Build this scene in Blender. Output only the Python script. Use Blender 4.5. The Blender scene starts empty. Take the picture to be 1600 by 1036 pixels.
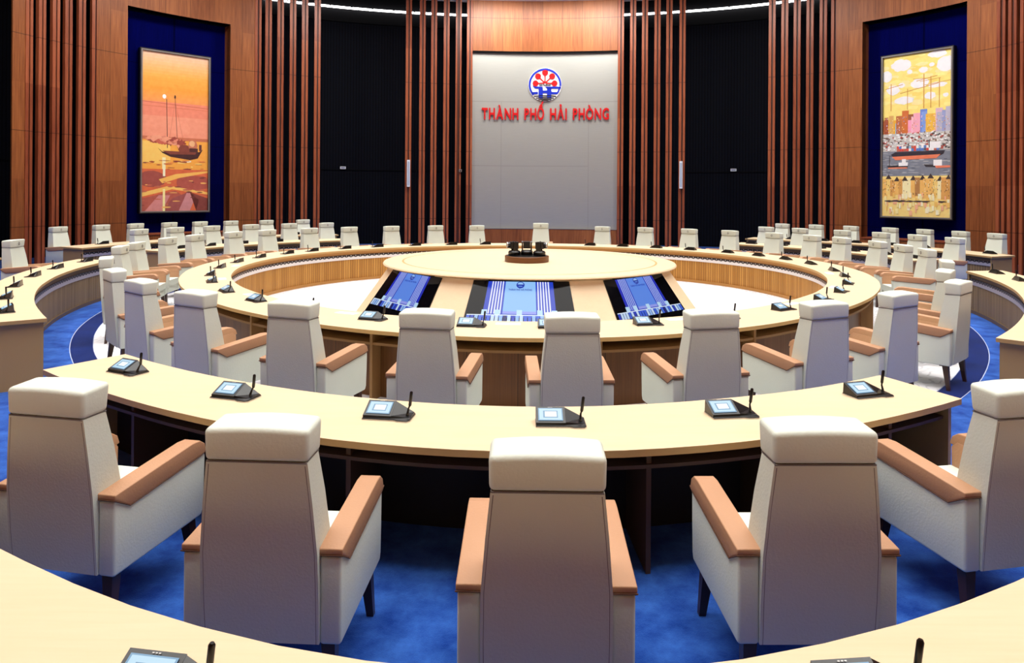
import bpy, bmesh, math, random
from mathutils import Vector, Matrix
PI = math.pi
C = bpy.context.scene.collection
S = bpy.context.scene
random.seed(4)

# ------------------------------------------------------------------ camera, light, exposure
cam = bpy.data.cameras.new('camera')
cam.sensor_width = 36.0
cam.lens = 1080 / 1600 * 36
cam.shift_y = -(518 - 301.4) / 1600
cam.clip_start = 0.05
cam.clip_end = 200
camo = bpy.data.objects.new('camera', cam)
C.objects.link(camo)
camo.matrix_world = Matrix(((1, -.0068, 0, 0), (0, 0, -1, 0), (.0068, 1, 0, 2.0785), (0, 0, 0, 1)))
S.camera = camo

w = bpy.data.worlds.new('world')
S.world = w
w.use_nodes = True
w.node_tree.nodes['Background'].inputs[0].default_value = (.9, .95, 1, 1)
w.node_tree.nodes['Background'].inputs[1].default_value = .15

S.view_settings.view_transform = 'Standard'
S.view_settings.look = 'None'
S.view_settings.gamma = 1.0
S.view_settings.exposure = 0.0
S.view_settings.use_curve_mapping = False
S.cycles.max_bounces = 6

CX, CY = 0.316, 12.509          # middle of the hall
CEIL = 9.32


def area(name, loc, size, energy, shape='DISK', rot=(0, 0, 0), col=(1, .985, .93), spread=PI, size_y=None):
    l = bpy.data.lights.new(name, 'AREA')
    l.shape = shape
    l.size = size
    if size_y:
        l.size_y = size_y
    l.energy = energy
    l.color = col
    l.spread = spread
    o = bpy.data.objects.new(name, l)
    C.objects.link(o)
    o.location = loc
    o.rotation_euler = rot
    return o


area('ceiling_light', (CX, CY, 9.2), 23.0, 2420, spread=math.radians(105))
_wx, _wy = 1.11, 24.6
area('wall_washer', (_wx, _wy, 9.2), 5.0, 150, 'RECTANGLE', (math.radians(38), 0, math.radians(-3.9)), spread=math.radians(120), size_y=.35)                          # luminous ceiling dome
for k in range(16):                                                     # ring of ceiling downlights near the wall
    a = 2 * PI * k / 16 + .26
    area('ceiling_downlight', (CX + 11.0 * math.sin(a), CY + 11.0 * math.cos(a), 9.2), 1.2, 185 if math.cos(a) > -.5 else 105, rot=(math.radians(28), 0, -a), spread=math.radians(150))


# ------------------------------------------------------------------ materials
def srgb(r, g, b):
    f = lambda c: (c / 255 / 12.92) if c / 255 <= .04045 else ((c / 255 + .055) / 1.055) ** 2.4
    return (f(r), f(g), f(b), 1)


class NT:
    def __init__(s, name):
        s.m = bpy.data.materials.new(name)
        s.m.use_nodes = True
        s.t = s.m.node_tree
        s.b = s.t.nodes['Principled BSDF']

    def n(s, kind, **kw):
        nd = s.t.nodes.new('ShaderNode' + kind)
        for k, v in kw.items():
            if k.startswith('i_'):
                key = k[2:]
                key = int(key) if key.isdigit() else key.replace('_', ' ')
                nd.inputs[key].default_value = v
            else:
                setattr(nd, k, v)
        return nd

    def l(s, a, b):
        s.t.links.new(a, b)

    def math(s, op, a, b=None, c=None):
        nd = s.n('Math', operation=op)
        for i, v in enumerate((a, b, c)):
            if v is None:
                continue
            if isinstance(v, (int, float)):
                nd.inputs[i].default_value = v
            else:
                s.l(v, nd.inputs[i])
        return nd.outputs[0]

    def mix(s, fac, a, b, mode='MIX'):
        nd = s.n('Mix', data_type='RGBA', blend_type=mode)
        for idx, v in ((0, fac), (6, a), (7, b)):
            if isinstance(v, (int, float)):
                nd.inputs[idx].default_value = v
            elif isinstance(v, tuple):
                nd.inputs[idx].default_value = v
            else:
                s.l(v, nd.inputs[idx])
        return nd.outputs[2]

    def set(s, **kw):
        for k, v in kw.items():
            key = k.replace('_', ' ')
            if hasattr(v, 'is_linked'):
                s.l(v, s.b.inputs[key])
            else:
                s.b.inputs[key].default_value = v
        return s

    def uv(s, scale=(1, 1, 1)):
        tc = s.n('TexCoord')
        mp = s.n('Mapping')
        mp.inputs['Scale'].default_value = scale
        s.l(tc.outputs['UV'], mp.inputs['Vector'])
        return mp.outputs[0]

    def obj(s, scale=(1, 1, 1)):
        tc = s.n('TexCoord')
        mp = s.n('Mapping')
        mp.inputs['Scale'].default_value = scale
        s.l(tc.outputs['Object'], mp.inputs['Vector'])
        return mp.outputs[0]

    def bump(s, h, strength=.2, dist=.01):
        nd = s.n('Bump')
        nd.inputs['Strength'].default_value = strength
        nd.inputs['Distance'].default_value = dist
        s.l(h, nd.inputs['Height'])
        s.l(nd.outputs[0], s.b.inputs['Normal'])


def plain(name, col, rough=.5, metal=0.0, spec=.5):
    t = NT(name)
    t.set(Base_Color=col, Roughness=rough, Metallic=metal, Specular_IOR_Level=spec)
    return t.m


def emis(name, col, strength=1.0):
    t = NT(name)
    t.set(Base_Color=(0, 0, 0, 1), Roughness=.3, Emission_Color=col, Emission_Strength=strength)
    return t.m


def m_veneer():                                 # pale maple of the table tops
    t = NT('maple_veneer')
    nz = t.n('TexNoise', i_Scale=1.0, i_Detail=4.0, i_Roughness=.6)
    t.l(t.obj((1.2, 9, 9)), nz.inputs['Vector'])
    fine = t.n('TexNoise', i_Scale=1.0, i_Detail=2.0)
    t.l(t.obj((4, 60, 60)), fine.inputs['Vector'])
    c = t.mix(nz.outputs['Fac'], srgb(227, 203, 168), srgb(237, 214, 182))
    c = t.mix(t.math('MULTIPLY', fine.outputs['Fac'], .3), c, srgb(214, 180, 130))
    t.set(Base_Color=c, Roughness=.45, Specular_IOR_Level=.3)
    return t.m


def m_fluted(name, ca, cb, pitch):              # vertical reeded strips of uneven tone, u along the curve in metres
    t = NT(name)
    sx = t.n('SeparateXYZ')
    t.l(t.uv(), sx.inputs[0])
    k = t.math('DIVIDE', sx.outputs[0], pitch)
    wn = t.n('TexWhiteNoise', noise_dimensions='1D')
    t.l(t.math('FLOOR', k), wn.inputs['W'])
    fr = t.math('FRACT', k)
    tri = t.math('ABSOLUTE', t.math('SUBTRACT', fr, .5))
    groove = t.math('GREATER_THAN', tri, .38)
    nz = t.n('TexNoise', i_Scale=1.0, i_Detail=3.0)
    t.l(t.uv((40, 3, 1)), nz.inputs['Vector'])
    f = t.math('ADD', t.math('MULTIPLY', wn.outputs['Value'], .6), t.math('MULTIPLY', nz.outputs['Fac'], .5))
    c = t.mix(f, ca, cb)
    dk = tuple(v * .55 for v in ca[:3]) + (1,)
    c = t.mix(t.math('MULTIPLY', groove, .75), c, dk)
    t.set(Base_Color=c, Roughness=.5, Specular_IOR_Level=.3)
    t.bump(t.math('SUBTRACT', .5, tri), .5, .02)
    return t.m


def m_band(name, dark, light, pitch=.16, h=.11):        # carved frieze: a row of scalloped petals
    t = NT(name)
    sx = t.n('SeparateXYZ')
    t.l(t.uv(), sx.inputs[0])
    v = t.math('DIVIDE', sx.outputs[1], h)
    fr = t.math('FRACT', t.math('DIVIDE', sx.outputs[0], pitch))
    tri = t.math('MULTIPLY', t.math('ABSOLUTE', t.math('SUBTRACT', fr, .5)), 2.0)
    arc = t.math('SQRT', t.math('SUBTRACT', 1.0, t.math('MULTIPLY', tri, tri)))
    up = t.math('GREATER_THAN', v, t.math('SUBTRACT', 1.0, t.math('MULTIPLY', arc, .5)))
    inner = t.math('GREATER_THAN', v, t.math('SUBTRACT', 1.2, t.math('MULTIPLY', arc, .5)))
    dot = t.math('LESS_THAN', t.math('ADD', t.math('POWER', t.math('MULTIPLY', t.math('SUBTRACT', fr, .5), 3.2), 2), t.math('POWER', t.math('SUBTRACT', v, .78), 2)), .03)
    stem = t.math('MULTIPLY', t.math('LESS_THAN', t.math('ABSOLUTE', t.math('SUBTRACT', tri, .97)), .12), t.math('GREATER_THAN', v, .62))
    f = t.math('MAXIMUM', t.math('SUBTRACT', up, t.math('MULTIPLY', dot, inner)), stem)
    f = t.math('MINIMUM', t.math('MAXIMUM', f, 0.0), 1.0)
    t.set(Base_Color=t.mix(f, light, dark), Roughness=.4)
    t.bump(t.math('SUBTRACT', 1.0, f), .6, .01)
    return t.m


def m_wallwood(name, ca, cb, tilew=.75, tileh=2.52, z0=2.36):     # veneered wall boards, u along the wall and v up, in metres
    t = NT(name)
    uv = t.uv()
    sx = t.n('SeparateXYZ')
    t.l(uv, sx.inputs[0])
    ku = t.math('DIVIDE', sx.outputs[0], tilew)
    kv = t.math('DIVIDE', t.math('SUBTRACT', sx.outputs[1], z0), tileh)
    cell = t.n('CombineXYZ')
    t.l(t.math('FLOOR', t.math('MULTIPLY', ku, 2.0)), cell.inputs[0])
    t.l(t.math('FLOOR', kv), cell.inputs[1])
    wn = t.n('TexWhiteNoise', noise_dimensions='3D')
    t.l(cell.outputs[0], wn.inputs['Vector'])
    n1 = t.n('TexNoise', i_Scale=1.0, i_Detail=5.0, i_Roughness=.62, i_Distortion=.6)
    t.l(t.uv((9, .8, 1)), n1.inputs['Vector'])
    n2 = t.n('TexNoise', i_Scale=1.0, i_Detail=3.0)
    t.l(t.uv((70, 1.2, 1)), n2.inputs['Vector'])
    f = t.math('ADD', t.math('MULTIPLY', n1.outputs['Fac'], .75), t.math('MULTIPLY', wn.outputs['Value'], .4))
    f = t.math('ADD', f, t.math('MULTIPLY', t.math('SUBTRACT', n2.outputs['Fac'], .5), 1.5))
    c = t.mix(t.math('SUBTRACT', f, .1), ca, cb)
    su = t.math('LESS_THAN', t.math('ABSOLUTE', t.math('SUBTRACT', t.math('FRACT', ku), .5)), .008)
    sv = t.math('LESS_THAN', t.math('ABSOLUTE', t.math('SUBTRACT', t.math('FRACT', kv), .5)), .004)
    c = t.mix(t.math('MULTIPLY', t.math('MAXIMUM', su, sv), .7), c, tuple(x * .25 for x in ca[:3]) + (1,))
    t.set(Base_Color=c, Roughness=.42, Specular_IOR_Level=.35)
    return t.m


def m_carpet(name, ca, cb, scale=2.2, bright=.5):
    t = NT(name)
    n1 = t.n('TexNoise', i_Scale=scale, i_Detail=6.0, i_Roughness=.7)
    t.l(t.obj(), n1.inputs['Vector'])
    n2 = t.n('TexNoise', i_Scale=160.0, i_Detail=2.0)
    t.l(t.obj(), n2.inputs['Vector'])
    rp = t.n('ValToRGB')
    rp.color_ramp.elements[0].position = .36
    rp.color_ramp.elements[1].position = .66
    rp.color_ramp.elements[0].color = ca
    rp.color_ramp.elements[1].color = cb
    t.l(n1.outputs['Fac'], rp.inputs[0])
    t.set(Base_Color=rp.outputs[0], Roughness=.95, Specular_IOR_Level=.05, Sheen_Weight=.35, Sheen_Roughness=.4, Sheen_Tint=(.55, .7, 1, 1))
    t.bump(n2.outputs['Fac'], .35, .01)
    return t.m


def m_palecarpet():                             # off-white carpet with thin grey wave lines
    t = NT('pale_carpet')
    nz = t.n('TexNoise', i_Scale=.9, i_Detail=3.0)
    t.l(t.obj(), nz.inputs['Vector'])
    k = t.math('FRACT', t.math('MULTIPLY', nz.outputs['Fac'], 22.0))
    ln = t.math('LESS_THAN', t.math('ABSOLUTE', t.math('SUBTRACT', k, .5)), .13)
    c = t.mix(t.math('MULTIPLY', ln, .55), srgb(226, 226, 230), srgb(180, 178, 184))
    t.set(Base_Color=c, Roughness=.95, Specular_IOR_Level=.05)
    return t.m


def m_leather(name, col, col2, bump=.15):
    t = NT(name)
    nz = t.n('TexNoise', i_Scale=90.0, i_Detail=3.0)
    t.l(t.obj(), nz.inputs['Vector'])
    n2 = t.n('TexNoise', i_Scale=3.0, i_Detail=3.0)
    t.l(t.obj(), n2.inputs['Vector'])
    t.set(Base_Color=t.mix(n2.outputs['Fac'], col, col2), Roughness=.5, Specular_IOR_Level=.35)
    t.bump(t.math('ADD', t.math('MULTIPLY', nz.outputs['Fac'], .4), n2.outputs['Fac']), bump, .02)
    return t.m


def m_panel():                                  # brushed pale metal sheets of the name wall: u in metres along, v in metres up
    t = NT('brushed_panel')
    uv = t.uv()
    sx = t.n('SeparateXYZ')
    t.l(uv, sx.inputs[0])
    u, v = sx.outputs[0], sx.outputs[1]
    nz = t.n('TexNoise', i_Scale=1.0, i_Detail=2.0)
    t.l(t.uv((2, 120, 1)), nz.inputs['Vector'])
    line = lambda x, p, wd: t.math('LESS_THAN', t.math('ABSOLUTE', t.math('SUBTRACT', x, p)), wd)
    low = t.math('LESS_THAN', v, 5.53)
    s = t.math('MAXIMUM', line(v, 5.53, .018), t.math('MULTIPLY', line(v, 3.1, .015), t.math('LESS_THAN', u, 4.4)))
    for p in (1.1, 4.4):
        s = t.math('MAXIMUM', s, t.math('MULTIPLY', line(u, p, .012), low))
    c = t.mix(nz.outputs['Fac'], srgb(158, 158, 152), srgb(172, 172, 166))
    c = t.mix(t.math('MULTIPLY', s, .3), c, srgb(120, 118, 112))
    t.set(Base_Color=c, Roughness=.42, Metallic=.35)
    return t.m


def m_blackwall():
    t = NT('black_acoustic_wall')
    sx = t.n('SeparateXYZ')
    t.l(t.uv(), sx.inputs[0])
    fr = t.math('FRACT', t.math('MULTIPLY', sx.outputs[0], 9.0))
    g = t.math('GREATER_THAN', t.math('ABSOLUTE', t.math('SUBTRACT', fr, .5)), .34)
    t.set(Base_Color=t.mix(g, (.0035, .0045, .009, 1), (.0015, .0015, .003, 1)), Roughness=.8, Specular_IOR_Level=.1)
    t.bump(g, .4, .02)
    return t.m


M = dict(
    maple=m_veneer(),
    mapleedge=plain('maple_edge', srgb(196, 158, 100), .5),
    oak=m_fluted('reeded_oak', srgb(160, 106, 42), srgb(206, 152, 76), .062),
    greyoak=m_fluted('reeded_grey_oak', srgb(122, 98, 66), srgb(160, 134, 96), .075),
    oakplain=plain('plain_oak', srgb(184, 132, 66), .5),
    greyoakplain=plain('plain_grey_oak', srgb(108, 86, 62), .5),
    brownpanel=m_wallwood('brown_under_panel', srgb(92, 58, 28), srgb(124, 82, 42), .5, 3, 9),
    carcass=plain('carcass_edge', srgb(150, 112, 66), .55),
    carcassd=plain('dark_carcass', srgb(84, 56, 34), .6),  # darker copy of the carcass wood, under-table shade put into the colour
    gloss=plain('black_glass', (.002, .002, .003, 1), .12, 0, .25),
    dark=plain('dark_recess', srgb(34, 22, 14), .7),  # kneehole shade painted into the under panels of the outer tables
    band=m_band('carved_frieze', srgb(34, 20, 14), srgb(232, 228, 226), .125),
    greyband=m_band('carved_dark_frieze', srgb(30, 24, 26), srgb(176, 170, 180), .125),
    endwood=plain('end_panel_oak', srgb(186, 152, 98), .5),
    white=m_leather('white_leather', srgb(218, 226, 214), srgb(228, 236, 224)),
    tan=m_leather('tan_leather', srgb(186, 140, 106), srgb(200, 154, 120)),
    seam=plain('seam_thread', srgb(120, 116, 112), .7),
    tanseam=plain('dark_tan_seam', srgb(96, 62, 42), .7),
    legwood=plain('dark_leg_wood', srgb(60, 34, 24), .35),
    blackp=plain('black_plastic', srgb(9, 10, 12), .28),
    chrome=plain('chrome_edge', srgb(190, 192, 196), .25, .8),
    scr=emis('touchscreen_blue', srgb(186, 222, 242), .95),
    scrw=emis('touchscreen_white', srgb(240, 250, 255), 1.0),
    scrd=emis('touchscreen_dark_blue', srgb(116, 166, 204), .85),
    navy=m_carpet('navy_carpet', srgb(4, 22, 84), srgb(9, 34, 106)),
    blue=m_carpet('blue_carpet', srgb(16, 56, 142), srgb(58, 108, 198), 3.2),
    pale=m_palecarpet(),
    trimw=plain('white_carpet_edge', srgb(170, 182, 212), .9),
    wall=m_wallwood('wall_veneer', srgb(108, 54, 22), srgb(172, 104, 56)),
    slat=m_wallwood('slat_veneer', srgb(112, 46, 24), srgb(176, 98, 62), 9.0, 2.52, 2.36),
    slatd=plain('slat_groove', srgb(58, 24, 16), .6),
    panel=m_panel(),
    black=m_blackwall(),
    blackm=plain('black_paint', (.002, .002, .003, 1), .8, 0, .1),
    niche=m_wallwood('blue_niche_fabric', srgb(1, 3, 62), srgb(2, 6, 84), 3.4, 2.5, 2.3),
    ceil=plain('white_ceiling', srgb(238, 238, 236), .9),
    led=emis('led_strip', (1, .98, .95, 1), 8.0),
    red=plain('red_acrylic', srgb(196, 14, 20), .35),
    eblue=plain('emblem_blue', srgb(10, 40, 168), .35),
    eblack=plain('emblem_black', srgb(14, 14, 18), .4),
    ewhite=plain('emblem_white', srgb(236, 236, 232), .5),
    paper=plain('pale_paper', srgb(222, 228, 244), .8),  # even pale colour of the thin oblongs on the ring table
    plinth=m_wallwood('walnut_stand', srgb(96, 56, 24), srgb(128, 80, 38), 3, 3, 9),
    lens=plain('lens_glass', srgb(20, 22, 30), .08),
    whitep=plain('white_plastic', srgb(228, 232, 236), .4),
    frame=plain('dark_picture_frame', srgb(24, 22, 24), .4),
    framel=plain('silver_picture_edge', srgb(150, 148, 146), .3, .6),
)


M['niche'].node_tree.nodes['Principled BSDF'].inputs['Specular IOR Level'].default_value = .03
M['niche'].node_tree.nodes['Principled BSDF'].inputs['Roughness'].default_value = .9


# ------------------------------------------------------------------ mesh helpers
def finish(name, bm, mats, parent=None, smooth=None, loc=None):
    bm.normal_update()
    me = bpy.data.meshes.new(name)
    bm.to_mesh(me)
    bm.free()
    for m in (mats if isinstance(mats, (list, tuple)) else [mats]):
        me.materials.append(m)
    if smooth is not None:
        for p in me.polygons:
            p.use_smooth = True
        me.set_sharp_from_angle(angle=math.radians(smooth))
    o = bpy.data.objects.new(name, me)
    C.objects.link(o)
    if parent is not None:
        o.parent = parent
    if loc is not None:
        o.location = loc
    return o


def tag(o, label, cat, group=None):
    o['label'] = label
    o['category'] = cat
    if group:
        o['group'] = group
    return o


def struct(o, label=None):
    o['kind'] = 'structure'
    if label:
        o['label'] = label
    return o


def thing(name, label, cat, loc=(0, 0, 0), rz=0.0, group=None):
    o = bpy.data.objects.new(name, None)
    o.empty_display_size = .1
    C.objects.link(o)
    o.location = loc
    o.rotation_euler = (0, 0, rz)
    return tag(o, label, cat, group)


def dup(root, label, x, y, z, rz, group=None):
    r = root.copy()
    C.objects.link(r)
    r.location = (x, y, z)
    r.rotation_euler = (0, 0, rz)
    r['label'] = label
    if group:
        r['group'] = group
    for ch in list(root.children):
        c = ch.copy()
        C.objects.link(c)
        c.parent = r
        for g in list(ch.children):
            d = g.copy()
            C.objects.link(d)
            d.parent = c
    return r


def hexa(bm, v, mi=0):
    """eight corners: bottom four counter-clockwise, top four"""
    vs = [bm.verts.new(p) for p in v]
    fs = [bm.faces.new([vs[i] for i in q]) for q in ((3, 2, 1, 0), (4, 5, 6, 7), (0, 1, 5, 4), (1, 2, 6, 5), (2, 3, 7, 6), (3, 0, 4, 7))]
    for f in fs:
        f.material_index = mi
    return fs


def box(bm, x0, x1, y0, y1, z0, z1, mi=0):
    return hexa(bm, [(x0, y0, z0), (x1, y0, z0), (x1, y1, z0), (x0, y1, z0), (x0, y0, z1), (x1, y0, z1), (x1, y1, z1), (x0, y1, z1)], mi)


def bevel(bm, w, seg=3, ang=25):
    es = [e for e in bm.edges if len(e.link_faces) == 2 and e.calc_face_angle(0) > math.radians(ang)]
    bmesh.ops.bevel(bm, geom=es, offset=w, segments=seg, profile=.5, affect='EDGES', clamp_overlap=True)


def prism(bm, prof, axis, a, b, mi=0):
    """closed outline of (p,q) pairs swept along an axis from a to b; axis x: (y,z), y: (x,z), z: (x,y)"""
    mk = {'x': lambda p, t: (t, p[0], p[1]), 'y': lambda p, t: (p[0], t, p[1]), 'z': lambda p, t: (p[0], p[1], t)}[axis]
    A = [bm.verts.new(mk(p, a)) for p in prof]
    B = [bm.verts.new(mk(p, b)) for p in prof]
    n = len(prof)
    fs = [bm.faces.new(A[::-1]), bm.faces.new(B)]
    for i in range(n):
        fs.append(bm.faces.new([A[i], A[(i + 1) % n], B[(i + 1) % n], B[i]]))
    for f in fs:
        f.material_index = mi
    bmesh.ops.recalc_face_normals(bm, faces=fs)
    return fs


def tube(bm, pts, rad, seg=10, mi=0):
    """round bar through points with a radius per point"""
    pts = [Vector(p) for p in pts]
    rings = []
    up = Vector((0.31, .2, 1)).normalized()
    for i, p in enumerate(pts):
        d = (pts[min(i + 1, len(pts) - 1)] - pts[max(i - 1, 0)]).normalized()
        u = d.cross(up)
        if u.length < .05:
            u = d.cross(Vector((1, 0, 0)))
        u.normalize()
        v = d.cross(u)
        r = rad[i] if isinstance(rad, (list, tuple)) else rad
        rings.append([bm.verts.new(p + (u * math.cos(2 * PI * k / seg) + v * math.sin(2 * PI * k / seg)) * r) for k in range(seg)])
    fs = [bm.faces.new(rings[0][::-1]), bm.faces.new(rings[-1])]
    for i in range(len(rings) - 1):
        for k in range(seg):
            fs.append(bm.faces.new([rings[i][k], rings[i][(k + 1) % seg], rings[i + 1][(k + 1) % seg], rings[i + 1][k]]))
    for f in fs:
        f.material_index = mi
    bmesh.ops.recalc_face_normals(bm, faces=fs)


def lathe(bm, prof, seg=48, mi=0, c=(0, 0)):
    rings = []
    for r, z in prof:
        rings.append([bm.verts.new((c[0] + r * math.sin(2 * PI * k / seg), c[1] + r * math.cos(2 * PI * k / seg), z)) for k in range(seg)] if r > 1e-5 else [bm.verts.new((c[0], c[1], z))])
    fs = []
    for A, B in zip(rings, rings[1:]):
        for k in range(seg):
            q = [A[k % len(A)], A[(k + 1) % seg % len(A)], B[(k + 1) % seg % len(B)], B[k % len(B)]]
            u = []
            for x in q:
                if x not in u:
                    u.append(x)
            fs.append(bm.faces.new(u))
    for f in fs:
        f.material_index = mi
    bmesh.ops.recalc_face_normals(bm, faces=fs)


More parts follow.
